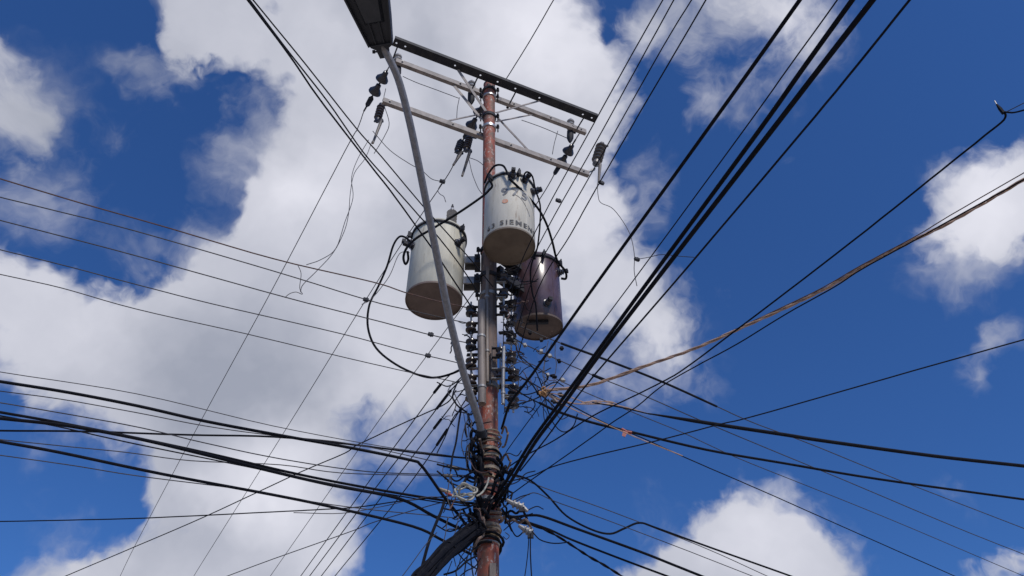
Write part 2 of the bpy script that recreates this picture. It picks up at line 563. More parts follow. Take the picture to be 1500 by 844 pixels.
pole = thing('utility_pole', 'rusty red steel utility pole carrying transformers, crossarms and tangled wires', 'utility pole', (polec(0).x, PY, 0))
segs = [(0, 5.68, .083, 'red'), (5.68, 7.35, .080, 'brown'), (7.35, 10.42, .0715, 'red')]
for (z0, z1, r, m) in segs:
    n = max(2, int((z1 - z0) / .15))
    b = MB()
    b.tube([polec(z0 + (z1 - z0) * i / n) for i in range(n + 1)], r, 20)
    b.build('shaft', m, pole, {'brown': 'grimy brown middle section'}.get(m))


def band(z, r, h, m, bolts=True, name='band', skew=0):
    c = polec(z)
    b = MB()
    ax = Vector((skew, random.uniform(-.05, .05), 1))
    b.lathe(c - ax.normalized() * h / 2, ax, [(r - .012, 0), (r, .002), (r, h - .002), (r - .012, h)], 20)
    o = b.build(name, m, pole)
    if bolts:
        for s in (-1, 1):
            q = MB()
            q.box(c + Vector((s * (r + .018), -.02, 0)), (.02, .006, h * .45))
            q.tube([c + Vector((s * (r + .02), -.06, 0)), c + Vector((s * (r + .02), .05, 0))], .008, 6)
            q.lathe(c + Vector((s * (r + .02), -.055, 0)), (0, 1, 0), [(.016, 0), (.016, .014)], 6)
            q.build('bolt', 'darksteel', o)
    return o


MB().lathe(polec(10.40), (0, 0, 1), [(.074, 0), (.076, .02), (.06, .05), (.02, .07)], 16).build('cap', 'darksteel', pole)
band(10.27, .088, .05, 'darksteel')
band(10.13, .086, .03, 'bolt')
band(9.72, .085, .05, 'darksteel')
band(9.50, .084, .045, 'bolt')
band(7.42, .088, .05, 'darksteel')
band(7.05, .092, .05, 'darksteel')
band(6.8, .092, .04, 'galv')
band(5.72, .094, .05, 'galv')
for (z, h, m, sk) in [(5.08, .035, 'strap', .12), (5.02, .03, 'strap', -.1), (4.955, .025, 'galv', .06), (4.90, .03, 'strap', -.06),
                      (4.82, .022, 'strap', .15), (4.74, .022, 'darksteel', -.1), (4.63, .03, 'galv', .05), (4.40, .05, 'strap', .02), (4.33, .05, 'strap', 0), (4.27, .012, 'bolt', 0)]:
    band(z, .093 + random.uniform(0, .006), h, m, False, 'strap', sk)
# grey cable cover low on the shaft
c0, c1 = aty(722, 826, PY - .085), aty(721, 880, PY - .085)
MB().beam(c0, c1, .045, .03, Vector((0, 1, 0))).build('cable_guard', 'pvc', pole)

ANG = math.radians(24)
AD = Vector((math.cos(ANG), math.sin(ANG), 0))
AN = Vector((-math.sin(ANG), math.cos(ANG), 0))


def arm_ends(pa, pb, z):
    """ends on one straight line of direction AD"""
    a, b = atz(*pa, z), atz(*pb, z)
    mid = (a + b) / 2
    hl = (b - a).length / 2
    return mid - AD * hl, mid + AD * hl


def holed_channel(a, b, fl, web, t, holes):
    """steel angle: a horizontal flange with punched holes and an upright web on its near side"""
    mb = MB()
    Lg = (b - a).length
    cuts = sorted(holes)
    hs = .028
    pts = [0]
    y0, y1 = -fl / 2, fl / 2

    def P(x, y, z):
        return a + AD * x + AN * y + Vector((0, 0, z))
    def slab(xa, xb, ya, yb):
        vs = [P(x, y, z) for z in (0, t) for (x, y) in ((xa, ya), (xb, ya), (xb, yb), (xa, yb))]
        mb.add(vs, [(0, 3, 2, 1), (4, 5, 6, 7), (0, 1, 5, 4), (1, 2, 6, 5), (2, 3, 7, 6), (3, 0, 4, 7)])
    x = 0
    for h in cuts:
        slab(x, h - hs, y0, y1)
        slab(h - hs, h + hs, y0, -hs)
        slab(h - hs, h + hs, hs, y1)
        # square cell with an eight-sided hole
        ring = [(h + .0125 * math.cos(PI / 8 + k * PI / 4), .0125 * math.sin(PI / 8 + k * PI / 4)) for k in range(8)]
        sq = [(h + hs, hs * .41), (h + hs * .41, hs), (h - hs * .41, hs), (h - hs, hs * .41), (h - hs, -hs * .41), (h - hs * .41, -hs), (h + hs * .41, -hs), (h + hs, -hs * .41)]
        corner = {0: (h + hs, hs), 2: (h - hs, hs), 4: (h - hs, -hs), 6: (h + hs, -hs)}
        for z in (0, t):
            for k in range(8):
                k2 = (k + 1) % 8
                q = [ring[k], sq[k]] + ([corner[k]] if k in corner else []) + [sq[k2], ring[k2]]
                mb.add([P(u, v, z) for u, v in q], [tuple(range(len(q)))])
        for k in range(8):
            k2 = (k + 1) % 8
            mb.add([P(*ring[k], 0), P(*ring[k2], 0), P(*ring[k2], t), P(*ring[k], t)], [(0, 1, 2, 3)])
        x = h + hs
    slab(x, Lg, y0, y1)
    vs = [P(xx, yy, zz) for zz in (.0005, web) for (xx, yy) in ((0, y0 - t), (Lg, y0 - t), (Lg, y0 - .0005), (0, y0 - .0005))]
    mb.add(vs, [(0, 3, 2, 1), (4, 5, 6, 7), (0, 1, 5, 4), (1, 2, 6, 5), (2, 3, 7, 6), (3, 0, 4, 7)])
    return mb


ZA, ZB = 10.30, 9.42
ta, tb = arm_ends((576, 62), (873, 175), ZA)
ma, mb_ = arm_ends((579, 92), (858, 197), ZA)
la, lb = arm_ends((560, 150), (862, 259), ZB)
hp = [(582, 60), (595, 65), (668, 93), (705, 108), (730, 118), (756, 128), (791, 142), (855, 166), (868, 171)]
hx = [min(max((atz(p[0], p[1], ZA) - ta).dot(AD), .03), (tb - ta).length - .035) for p in hp]
hx[1] = max(hx[1], hx[0] + .1)
hx[-2] = min(hx[-2], hx[-1] - .1)
arm1 = holed_channel(ta, tb, .105, .05, .008, hx).build('crossarm', 'darksteel', pole, 'dark punched steel angle at the very top')


def box_arm(a, b, label):
    m = MB()
    h, w = .078, .05
    t = .008
    def P(x, y, z):
        return a.lerp(b, x) + AN * y + Vector((0, 0, z))
    for (y0, y1, z0, z1) in ((-w / 2, -w / 2 + t, 0, h), (-w / 2 + t + .0005, w / 2, .0, t), (-w / 2 + t + .0005, w / 2, h - t, h)):
        vs = [P(x, y, z) for z in (z0, z1) for (x, y) in ((0, y0), (1, y0), (1, y1), (0, y1))]
        m.add(vs, [(0, 3, 2, 1), (4, 5, 6, 7), (0, 1, 5, 4), (1, 2, 6, 5), (2, 3, 7, 6), (3, 0, 4, 7)])
    o = m.build('crossarm', 'arm', pole, label)
    for f in (.03, .32, .47, .6, .8, .97):
        q = MB()
        c = a.lerp(b, f) + Vector((0, 0, h * .5)) - AN * (w / 2)
        q.lathe(c, -AN, [(.014, 0), (.014, .01), (.007, .011), (.007, .02)], 6)
        q.build('bolt', 'galv', o)
    return o


arm2 = box_arm(ma, mb_, 'pale grey channel behind the top arm')
arm3 = box_arm(la, lb, 'pale grey channel one step lower')


def on(a, b, px):
    """point of an arm seen at picture column px"""
    lo, hi = 0, 1
    for _ in range(30):
        f = (lo + hi) / 2
        p = a.lerp(b, f)
        x = (p - EYE).dot(RX) / depth(p) * FPX + 750
        if x < px:
            lo = f
        else:
            hi = f
    return a.lerp(b, f)


for px in (584, 702, 758, 858):     # spacer bolts between the paired top arms
    p = on(ta, tb, px) + Vector((0, 0, .02))
    q = p + AN * ((ma - ta).dot(AN) + .03)
    b = MB()
    b.tube([p - AN * .03, q + AN * .03], .009, 6)
    b.lathe(q + AN * .012, AN, [(.018, 0), (.018, .016)], 6)
    b.build('spacer_bolt', 'darksteel', pole)


def brace(p, q):
    MB().beam(p, q, .035, .007, Vector((0, -1, .3))).build('brace', 'arm', pole)


brace(on(ta, tb, 672) + Vector((0, 0, -.012)) + AN * .03, polec(9.74) + Vector((-.04, -.085, 0)))
brace(on(ma, mb_, 665) + Vector((0, 0, -.012)), polec(9.66) + Vector((-.09, -.02, 0)))
brace(on(ta, tb, 792) + Vector((0, 0, -.012)) + AN * .03, polec(9.74) + Vector((.085, -.06, 0)))
brace(on(ma, mb_, 779) + Vector((0, 0, -.012)), polec(9.64) + Vector((.09, .0, 0)))
brace(on(la, lb, 654) + Vector((0, 0, .09)), polec(9.83) + Vector((-.09, .02, 0)))
brace(on(la, lb, 774) + Vector((0, 0, .09)), polec(9.78) + Vector((.085, .02, 0)))
# clamp plates that hold the arms to the shaft
MB().box(polec(10.32) + AN * .04, (.05, .11, .02), (AD, AN, Vector((0, 0, 1)))).build('arm_clamp', 'darksteel', pole)
MB().box(polec(9.46) + AN * .08, (.05, .07, .02), (AD, AN, Vector((0, 0, 1)))).build('arm_clamp', 'darksteel', pole)


# ---------------------------------------------------------------- insulator strings and their clamps
def bell(mb, c, ax, R, h):
    mb.lathe(c, ax, [(.018, -h * .55), (.032, -h * .5), (.036, -h * .2), (R * .62, -h * .08), (R * .96, h * .16), (R, h * .34), (R * .93, h * .4), (R * .8, h * .25),
                     (R * .7, h * .4), (R * .6, h * .25), (R * .45, h * .4), (.02, h * .3), (.012, h * .6)], 18)


def string(px_top, px_end, discs, z, label):
    A = atz(*px_top, z + .02)
    B = atz(*px_end, z - .06)
    t = thing('insulator_string', label, 'insulator', A, 'strain insulator strings on the top crossarm')
    ax = (B - A).normalized()
    MB().tube([A - ax * .05, A + ax * .1], .008, 6).build('eye_bolt', 'galv', t)
    tot = (B - A).length
    for f in discs:
        m = MB()
        bell(m, A + ax * tot * f, ax, .082, .15)
        m.build('disc', 'discporc', t)
    m = MB()
    c = A + ax * tot * (discs[-1] + .27)
    m.tube([A + ax * .05, B], .011, 6)
    m.lathe(c - ax * .08, ax, [(.014, 0), (.034, .03), (.030, .14), (.012, .17)], 8)
    m.box(c + Vector((0, 0, -.035)), (.05, .012, .02), (ax, ax.orthogonal().normalized(), Vector((0, 0, 1))))
    m.build('dead_end_clamp', 'darksteel', t)
    return B


B1 = string((570, 98), (533, 163), (.22, .50), ZA, 'dark two-bell insulator string at the left end of the top crossarm')
B2 = string((712, 148), (679, 204), (.25, .58), ZA, 'dark two-bell insulator string hanging just left of the pole')
B3 = string((846, 200), (814, 252), (.36, .66), ZA, 'dark two-bell insulator string at the right end of the crossarms')


def post(px, py0, py1, label):
    p = on(ma, mb_, px) + AN * .07
    t = thing('post_insulator', label, 'insulator', p, 'short post insulators bolted to the middle crossarm')
    top = aty(px, py0, p.y)
    bot = aty(px - 1, py1, p.y)
    ax = (bot - top).normalized()
    h = (bot - top).length
    prof = [(.022, 0)]
    for i in range(3):
        y = h * (.04 + .14 * i)
        prof += [(.030, y), (.052, y + .035), (.048, y + .05), (.030, y + .055)]
    prof += [(.03, h * .52)]
    MB().lathe(top, ax, prof, 14).build('porcelain_body', 'paleporc', t)
    MB().lathe(top + ax * h * .52, ax, [(.03, 0), (.046, .02), (.046, h * .3), (.03, h * .42), (.014, h * .5)], 12).build('metal_base', 'darksteel', t)
    MB().beam(top + ax * h * .5, top + ax * h * .5 - AN * .09, .03, .012).build('bracket', 'galv', t)


post(583, 80, 113, 'pale post insulator near the left end of the middle crossarm')
post(691, 119, 152, 'pale post insulator on the middle crossarm left of the pole')
post(836, 175, 208, 'pale post insulator near the right end of the middle crossarm')


def cutout(pt, pb, Y, body, label, swing=(-9, 0), fat=1.0):
    T = aty(*pt, Y)
    B = aty(*pb, Y - .05)
    t = thing('fuse_cutout', label, 'fuse cutout', T, 'fuse cutouts on the lower crossarm')
    ax = (B - T).normalized()
    h = (B - T).length
    prof = [(.02, 0), (.034, .01)]
    k = 5
    for i in range(k):
        y = h * (.1 + .5 * i / k)
        prof += [(.030 * fat, y), (.050 * fat, y + .02), (.046 * fat, y + .03), (.03 * fat, y + .034)]
    prof += [(.032 * fat, h * .66), (.02, h * .7)]
    MB().lathe(T, ax, prof, 14).build('porcelain_body', body, t)
    s = ax.cross(FW).normalized()
    m = MB()
    m.box(T + ax * .02 + s * .03, (.06, .02, .014), (s, FW, ax))
    m.box(T + ax * h * .68 + s * .02, (.055, .02, .02), (s, FW, ax))
    m.tube([T + ax * h * .35 - FW * .02, T + ax * h * .30 + AN * .12], .012, 6)
    m.build('hardware', 'darksteel', t)
    f0 = T + ax * h * .62 + s * .05
    f1 = aty(pb[0] + swing[0], pb[1] + swing[1], Y - .1)
    MB().tube([f0, f0.lerp(f1, .5), f1], [.022, .018, .014], 8).build('fuse_tube', 'fiber', t)
    return T, B


cutout((559, 153), (549, 190), 5.75, 'brownporc', 'brown fuse cutout hanging open below the left crossarm end', (-3, 20))
cutout((688, 200), (680, 232), 6.2, 'brownporc', 'dark fuse cutout with its tube hanging down left of the pole', (-3, 26))
cutout((676, 206), (667, 232), 6.22, 'discporc', 'slim dark fuse cutout nearest the centre transformer lead', (-3, 10))
cutout((882, 210), (868, 257), 6.50, 'arrester', 'grey-brown fuse cutout standing at the right crossarm tip', (9, 10), 1.45)


_p, _q = lb + Vector((0, 0, .04)), aty(871, 248, 6.50)
MB().beam(_p - AD * .05, _q, .035, .02).build('tip_bracket', 'galv', arm3)

# ---------------------------------------------------------------- transformers
def text_mesh(txt, size, m, parent, M, R, z, ang0, name='letter', rot=0):
    """stencil each character round the tank as a thin skin of ink of its own"""
    widths = {' ': .35, 'I': .38, 'M': .92, 'E': .66, 'S': .68, 'N': .78}
    tot = sum(widths.get(c, .66) for c in txt) * size
    x0 = -tot / 2
    for c in txt:
        wd = widths.get(c, .66) * size
        if c != ' ':
            cu = bpy.data.curves.new('letter', 'FONT')
            cu.body = c
            cu.size = size
            cu.align_x = 'CENTER'
            cu.offset = size * .02
            cu.resolution_u = 3
            ob = bpy.data.objects.new('letter', cu)
            COL.objects.link(ob)
            dg = bpy.context.evaluated_depsgraph_get()
            me = bpy.data.meshes.new_from_object(ob.evaluated_get(dg))
            bpy.data.objects.remove(ob)
            vs = [v.co.copy() for v in me.vertices]
            fs = [tuple(p.vertices) for p in me.polygons]
            bpy.data.meshes.remove(me)
            mb = MB()
            mb.M = M
            out = []
            for v in vs:
                xx = v.x + x0 + wd / 2
                a = ang0 + xx / R
                rr = R + .0045
                out.append((rr * math.sin(a), -rr * math.cos(a), z + v.y + rot * xx))
            mb.add(out, fs)
            mb.build(name, m, parent)
        x0 += wd


def bushing(mb, o, ax, h, r, sheds):
    prof = [(r * .8, 0)]
    for i in range(sheds):
        y = h * (.06 + .8 * i / sheds)
        prof += [(r * .40, y), (r, y + h * .03), (r * .95, y + h * .045), (r * .40, y + h * .05)]
    prof += [(r * .45, h * .9), (r * .3, h)]
    mb.lathe(o, ax, prof, 16)


def transformer(base, R, H, m, mbot, label, M=None, lv=(), hanger=None, hv=(), lid_lugs=(), seam=.7):
    t = thing('transformer', label, 'transformer', base, 'pole-mounted can transformers around the pole')
    T = Matrix.Translation(base) @ (M or Matrix.Identity(4))
    def mk():
        b = MB()
        b.M = T
        return b
    n = 48
    b = mk()
    b.lathe((0, 0, 0), (0, 0, 1), [(R * .985, .0), (R, .006), (R, H * .99), (R * .98, H)], n)
    b.build('tank', m, t)
    b = mk()
    b.tube([(R * 1.0 * math.sin(seam), -R * math.cos(seam), .01 + (H - .05) * i / 12) for i in range(13)], .0035, 5)
    b.build('weld_seam', m, t)
    b = mk()
    b.lathe((0, 0, -.014), (0, 0, 1), [(R * .90, .018), (R * .978, .012), (R * .98, -.006), (R * 1.0, -.006), (R * 1.003, .004), (R * .99, .022)], n)
    b.build('bottom_rim', mbot, t)
    b = mk()
    b.lathe((0, 0, -.006), (0, 0, 1), [(R * .2, -.004), (R * .977, .0), (R * .977, .005)], n)
    b.build('bottom_plate', mbot, t)
    b = mk()
    b.lathe((0, 0, H), (0, 0, 1), [(R * 1.035, -.03), (R * 1.045, -.022), (R * 1.045, .004), (R * 1.0, .018), (R * .7, .05), (R * .2, .065)], n)
    b.build('lid', m, t)
    b = mk()
    b.lathe((0, 0, H - .034), (0, 0, 1), [(R * 1.02, -.004), (R * 1.055, 0), (R * 1.055, .018), (R * 1.03, .022)], n)
    b.build('lid_band', 'darksteel', t)
    for a in lid_lugs:
        b = mk()
        d = Vector((math.sin(a), -math.cos(a), 0))
        s = Vector((math.cos(a), math.sin(a), 0))
        c = d * R * 1.09 + Vector((0, 0, H - .03))
        b.box(c, (.014, .028, .03), (s, d, Vector((0, 0, 1))))
        b.tube([c + d * .02 - Vector((0, 0, .05)), c + d * .02 + Vector((0, 0, .05))], .008, 6)
        b.build('lid_clamp', 'darksteel', t)
    for (a, z) in lv:
        d = Vector((math.sin(a), -math.cos(a), 0))
        b = mk()
        b.lathe(d * R * .99 + Vector((0, 0, z)), d, [(.045, 0), (.045, .012), (.03, .016), (.036, .03), (.026, .04), (.032, .052), (.02, .062)], 14)
        o = b.build('low_voltage_bushing', 'discporc', t)
        b = mk()
        b.lathe(d * (R + .055) + Vector((0, 0, z)), d, [(.009, 0), (.009, .05)], 6)
        b.box(d * (R + .085) + Vector((0, 0, z)), (.02, .02, .018), (d, Vector((-d.y, d.x, 0)), Vector((0, 0, 1))))
        b.build('terminal', 'darksteel', o)
    for (x, y, h, r, mm) in hv:
        b = mk()
        bushing(b, Vector((x, y, H + .02)), (0, 0, 1), h, r, 5)
        o = b.build('high_voltage_bushing', mm, t)
        b = mk()
        b.lathe(Vector((x, y, H + .02 + h)), (0, 0, 1), [(.014, 0), (.014, .035), (.008, .04), (.008, .06)], 8)
        b.build('terminal', 'darksteel', o)
    if hanger:
        for z in hanger[1]:
            b = MB()
            P = base + Vector((0, 0, z))
            Q = Vector((*polec(P.z).xy, P.z))
            d = (Q - P)
            d.z = 0
            ln = d.length
            d.normalize()
            s = Vector((-d.y, d.x, 0))
            z3 = Vector((0, 0, 1))
            a0 = P + d * (R + .002)
            a1 = P + d * (ln - .085)
            b.box((a0 + a1) / 2 + s * .05, ((a1 - a0).length / 2, .006, .045), (d, s, z3))
            b.box((a0 + a1) / 2 - s * .05, ((a1 - a0).length / 2, .006, .045), (d, s, z3))
            b.box((a0 + a1) / 2 + z3 * .02, ((a1 - a0).length / 2, .043, .005), (d, s, z3))
            b.build('hanger_bracket', hanger[0], t)
            b = MB()
            b.box(a1 - d * .03, (.028, .075, .055), (d, s, z3))
            b.lathe(a1 - d * .03 - s * .075, -s, [(.02, 0), (.02, .018)], 6)
            b.lathe(a1 - d * .03 - s * .093, -s, [(.010, 0), (.010, .03)], 6)
            b.build('mounting_lug', 'darksteel', t)
    return t, T


bc = aty(746, 360, 5.4)
tcn, Tc = transformer(bc, .25, .80, 'white', 'rustplate2', 'white transformer in the centre with black stencilled lettering and ochre bottom',
                      lv=((1.15, .66), (.62, .72), (.12, .73)), hanger=('galv', (.2, .62)), lid_lugs=(-.75, .35, 1.45))
text_mesh('63 SIEMENS', .088, 'ink', tcn, Tc, .25, .03, 0.14)
text_mesh('975', .15, 'faded', tcn, Tc, .25, .44, 0.22, 'digit', -.12)
st = MB()
st.M = Tc
vs = []
for k in range(16):
    a = 2 * PI * k / 16
    u, v = .030 * math.cos(a), .030 * math.sin(a)
    an = -.165 + u / .25
    vs.append((.253 * math.sin(an), -.253 * math.cos(an), .36 + v))
st.add(vs, [tuple(range(16))])
st.build('round_sticker', 'sticker', tcn)
# weld line / rub mark across the shell
st = MB()
st.M = Tc
q = [(.251 * math.sin(.15 + .75 * f), -.251 * math.cos(.15 + .75 * f), .46 - .22 * f * f) for f in [i / 10 for i in range(11)]]
st.tube(q, .003, 5)
st.build('rub_strip', 'galv', tcn)

bl = aty(635.5, 440, 5.8)
tl, Tl = transformer(bl, .275, .855, 'cream', 'rustplate', 'grey-white transformer on the left with tall ribbed bushing and brown bottom',
                     lv=((-1.25, .70), (-1.05, .60), (.85, .60)), hanger=('galv', (.22, .50)), hv=((.13, -.16, .27, .056, 'porc'),), lid_lugs=(-1.3, .95))
br = aty(789, 478, 6.35)
tilt = Matrix.Rotation(math.radians(7), 4, 'X') @ Matrix.Rotation(math.radians(-1.5), 4, 'Y')
tr, Tr = transformer(br, .25, .76, 'purple', 'rustplate3', 'dark maroon transformer on the right hanging slightly tilted', tilt,
                     lv=((1.25, .62), (.35, .12)), hanger=('darksteel', (.3, .6)), lid_lugs=(1.2, .3))
b = MB()
b.M = Tr
b.box((-.015, -.12, -.03), (.11, .02, .015))
b.build('bottom_handle', 'darksteel', tr)

# ---------------------------------------------------------------- street lamp (arm clamped to the pole, head above the camera's left)
AP = path3([(706, 640), (700, 612), (683, 560), (668, 505), (655, 450), (640, 375), (625, 300), (612, 235), (598, 170), (583, 115), (566, 78), (560, 66)], ('Y', 5.68), ('Y', 3.25), 5)
lampt = thing('street_lamp', 'street lamp with long curved grey arm and dark wedge head reaching out left', 'street lamp', AP[0])
ra = 12.5 * 6.0 / FPX / 2
MB().tube(AP, [ra * (1.0 - .12 * i / len(AP)) for i in range(len(AP))], 14).build('arm', 'lampole', lampt)
H0 = AP[-1]
H1 = atz(523, -60, H0.z + .10)
ax = (H1 - H0).normalized()
sx = ax.cross(Vector((0, 0, 1))).normalized()
nz = sx.cross(ax).normalized()
if nz.z < 0:
    nz = -nz
Lh = .78


def hp3(u, v, w):
    return H0 + ax * u + sx * v + nz * w


b = MB()
# housing: cross sections from the neck outwards (u, half width, bottom, top)
secs = [(-.09, .038, -.035, .035), (-.02, .05, -.035, .045), (.0, .085, -.03, .055), (.03, .095, -.03, .07), (.2, .13, -.03, .11), (.45, .175, -.03, .135), (.66, .18, -.03, .12), (.76, .14, -.02, .08), (.79, .06, 0, .05)]
vs, fs = [], []
for (u, hw, lo, hi) in secs:
    vs += [hp3(u, -hw, lo), hp3(u, hw, lo), hp3(u, hw * .98, lo + (hi - lo) * .4), hp3(u, hw * .7, hi * .92), hp3(u, 0, hi), hp3(u, -hw * .7, hi * .92), hp3(u, -hw * .98, lo + (hi - lo) * .4)]
for i in range(len(secs) - 1):
    for k in range(7):
        k2 = (k + 1) % 7
        fs.append((i * 7 + k, i * 7 + k2, (i + 1) * 7 + k2, (i + 1) * 7 + k))
fs += [tuple(range(6, -1, -1)), tuple(range((len(secs) - 1) * 7, len(secs) * 7))]
b.add(vs, fs)
b.build('head_housing', 'lamp', lampt)
b = MB()
for v in (-1, 1):
    b.beam(hp3(.02, v * .088, -.048), hp3(.45, v * .170, -.048), .012, .034, nz)
    b.beam(hp3(.45, v * .170, -.048), hp3(.7, v * .172, -.048), .012, .034, nz)
b.beam(hp3(.02, -.08, -.045), hp3(.02, .08, -.045), .012, .026, nz)
b.build('rim', 'lamp', lampt)
b = MB()
vs = [hp3(.18, -.075, -.034), hp3(.18, .075, -.034), hp3(.62, .13, -.034), hp3(.62, -.13, -.034), hp3(.2, -.06, -.06), hp3(.2, .06, -.06), hp3(.6, .11, -.075), hp3(.6, -.11, -.075)]
b.add(vs, [(0, 1, 2, 3), (7, 6, 5, 4), (0, 4, 5, 1), (1, 5, 6, 2), (2, 6, 7, 3), (3, 7, 4, 0)])
b.build('lens', 'lens', lampt)
b = MB()
b.beam(hp3(.03, -.03, -.04), hp3(.6, -.045, -.042), .01, .016, nz)
b.beam(hp3(.03, .035, -.04), hp3(.6, .06, -.042), .01, .016, nz)
b.build('housing_ribs', 'lamp', lampt)
b = MB()
c = aty(560, 76, 3.3)
e = aty(548, 76, 3.3)
b.tube([c, e], .007, 6)
b.lathe(e - RX * .012, RX, [(.014, 0), (.014, .02)], 8)
b.build('latch_screw', 'darksteel', lampt)
b = MB()
b.tube(AP[:3], ra * 1.35, 12)
b.box(AP[1] + Vector((0, .04, 0)), (.05, .03, .04))
b.build('pole_clamp', 'darksteel', lampt)

# ---------------------------------------------------------------- racks of spool insulators, conduits
def rack(px, ys, Y, label, side, wd=.050):
    t = thing('insulator_rack', label, 'insulator rack', aty(px, ys[-1], Y), 'racks of black spool insulators on the pole')
    zt, zb = aty(px, ys[0] - 10, Y), aty(px, ys[-1] + 10, Y)
    back = side * -.075
    b = MB()
    p0, p1 = zt + Vector((back, .02, 0)), zb + Vector((back, .02, 0))
    b.beam(p0, p1, .04, .008, Vector((1, 0, 0)))
    b.build('back_plate', 'darksteel', t)
    rod = MB()
    rod.tube([zt + Vector((0, 0, .03)), zb - Vector((0, 0, .03))], .009, 6)
    rod.build('rod', 'galv', t)
    for y in ys:
        c = aty(px, y, Y)
        m = MB()
        m.lathe(c - Vector((0, 0, .042)), (0, 0, 1), [(.022, 0), (wd, .004), (wd * 1.02, .018), (wd * .62, .034), (wd * .6, .05), (wd * 1.02, .066), (wd, .08), (.022, .084)], 16)
        m.build('spool', random.choice(['discporc', 'brownporc', 'discporc']), t)
        for dz in (-.052, .052):
            m = MB()
            m.beam(c + Vector((back, .0, dz)), c + Vector((side * .02, 0, dz)), .032, .006)
            m.build('bracket', random.choice(['darksteel', 'galv']), t)


rack(690, (456, 480, 505, 533, 558, 580), 5.72, 'row of black spool insulators on the left side of the pole', -1)
rack(733, (517, 548), 5.66, 'pair of black spools on the face of the pole', 1, .042)
rack(749, (448, 470, 496, 524), 5.86, 'upper row of black spool insulators right of the pole, under the maroon tank', 1)
rack(752, (550, 572, 590), 5.74, 'lower row of black spool insulators right of the pole', 1)
rack(738, (408, 430, 455), 5.70, 'black spools packed below the white tank', 1, .042)


def conduit(pts, w, Y, label, m='pvc'):
    P = [aty(x, y, Y) for x, y in pts]
    t = thing('conduit', label, 'conduit', P[-1], 'conduits strapped to the pole')
    r = w * depth(P[0]) / FPX / 2
    MB().tube(P, r, 14).build('pipe', m, t)
    for f in (.3, .75):
        i = f * (len(P) - 1)
        c = P[int(i)].lerp(P[min(int(i) + 1, len(P) - 1)], i - int(i))
        MB().lathe(c - Vector((0, 0, .012)), (0, 0, 1), [(r + .001, 0), (r + .006, .002), (r + .006, .022), (r + .001, .024)], 14).build('clip', 'galv', t)


conduit([(705.5, 441), (705, 500), (706, 560), (706, 592)], 11, 5.67, 'wide grey-brown conduit on the left face of the pole')
conduit([(738, 508), (737, 560), (737, 592)], 5, 5.60, 'thin pale conduit on the right face of the pole', 'galv')
conduit([(714.5, 392), (713, 440), (713.5, 500), (714, 560)], 5, 5.70, 'thin brown conduit running down the middle of the pole')

# ---------------------------------------------------------------- wires
YP = ('Y', 5.75)


def Z(z):
    return ('Z', z)


G = 'five thin service wires running from the spools to the left'
data = [
    ([(690, 452), (640, 441), (592, 428), (545, 413), (400, 379), (250, 335), (120, 298), (0, 262)], 2.6, 6.7, 'copper', 'topmost of five thin wires fanning out to the left edge'),
    ([(688, 474), (655, 467), (607, 456), (540, 440), (400, 397), (200, 339), (90, 311), (0, 289)], 2.2, 6.5, 'wire', 'second from the top of five thin wires fanning left'),
    ([(688, 503), (632, 491), (560, 472), (416, 435), (200, 375), (90, 346), (0, 323)], 2.2, 6.3, 'wire', 'third of five thin wires fanning left, with a dark splice'),
    ([(688, 536), (660, 529), (590, 513), (500, 489), (310, 445), (200, 417), (90, 388), (0, 366)], 2.0, 6.1, 'wire', 'fourth of five thin wires fanning left, spliced near the lamp arm'),
    ([(690, 565), (650, 556), (580, 541), (485, 519), (360, 489), (200, 453), (90, 422), (0, 402)], 1.8, 5.9, 'wire', 'lowest and palest of five thin wires fanning left'),
]
for p, w, z, m, lb_ in data:
    wire(p, w, ('Y', 5.72), Z(z), m, lb_, group=G, name='service_wire')


def splice(px, py, px2, py2, Y0, Y1, w, label, m='darksteel', grp='dark splice sleeves on the thin wires', name='splice_sleeve'):
    A, B = aty(px, py, Y0), aty(px2, py2, Y1)
    r = w * depth(A) / FPX / 2
    d = (B - A)
    o = MB().tube([A, A + d * .12, A + d * .88, B], [r * .5, r, r, r * .5], 8).build(name, m)
    tag(o, label, 'splice', grp)


def on_wire(P, px):
    best = min(P, key=lambda p: abs((p - EYE).dot(RX) / max(depth(p), .01) * FPX + 750 - px) if depth(p) > .1 else 1e9)
    return best


def sleeve(P, px0, px1, w, label, m='navy'):
    seg = [p for p in P if depth(p) > .2 and min(px0, px1) <= (p - EYE).dot(RX) / depth(p) * FPX + 750 <= max(px0, px1)]
    A, B = None, None
    def interp(px):
        for a, b in zip(P, P[1:]):
            if depth(a) < .2 or depth(b) < .2:
                continue
            xa = (a - EYE).dot(RX) / depth(a) * FPX + 750
            xb = (b - EYE).dot(RX) / depth(b) * FPX + 750
            if min(xa, xb) <= px <= max(xa, xb) and xa != xb:
                return a.lerp(b, (px - xa) / (xb - xa))
    A, B = interp(px0), interp(px1)
    if not A or not B:
        return
    pts = [A] + ([p for p in seg] if abs(px1 - px0) > 30 else []) + [B]
    pts.sort(key=lambda p: (p - A).length)
    pts = [p for i, p in enumerate(pts) if i == 0 or (p - pts[i - 1]).length > .01]
    if len(pts) < 2:
        return
    r = w * depth(A) / FPX / 2
    o = MB().tube(pts, r, 8).build('splice_sleeve', m)
    tag(o, label, 'splice', 'dark splice sleeves on the wires')


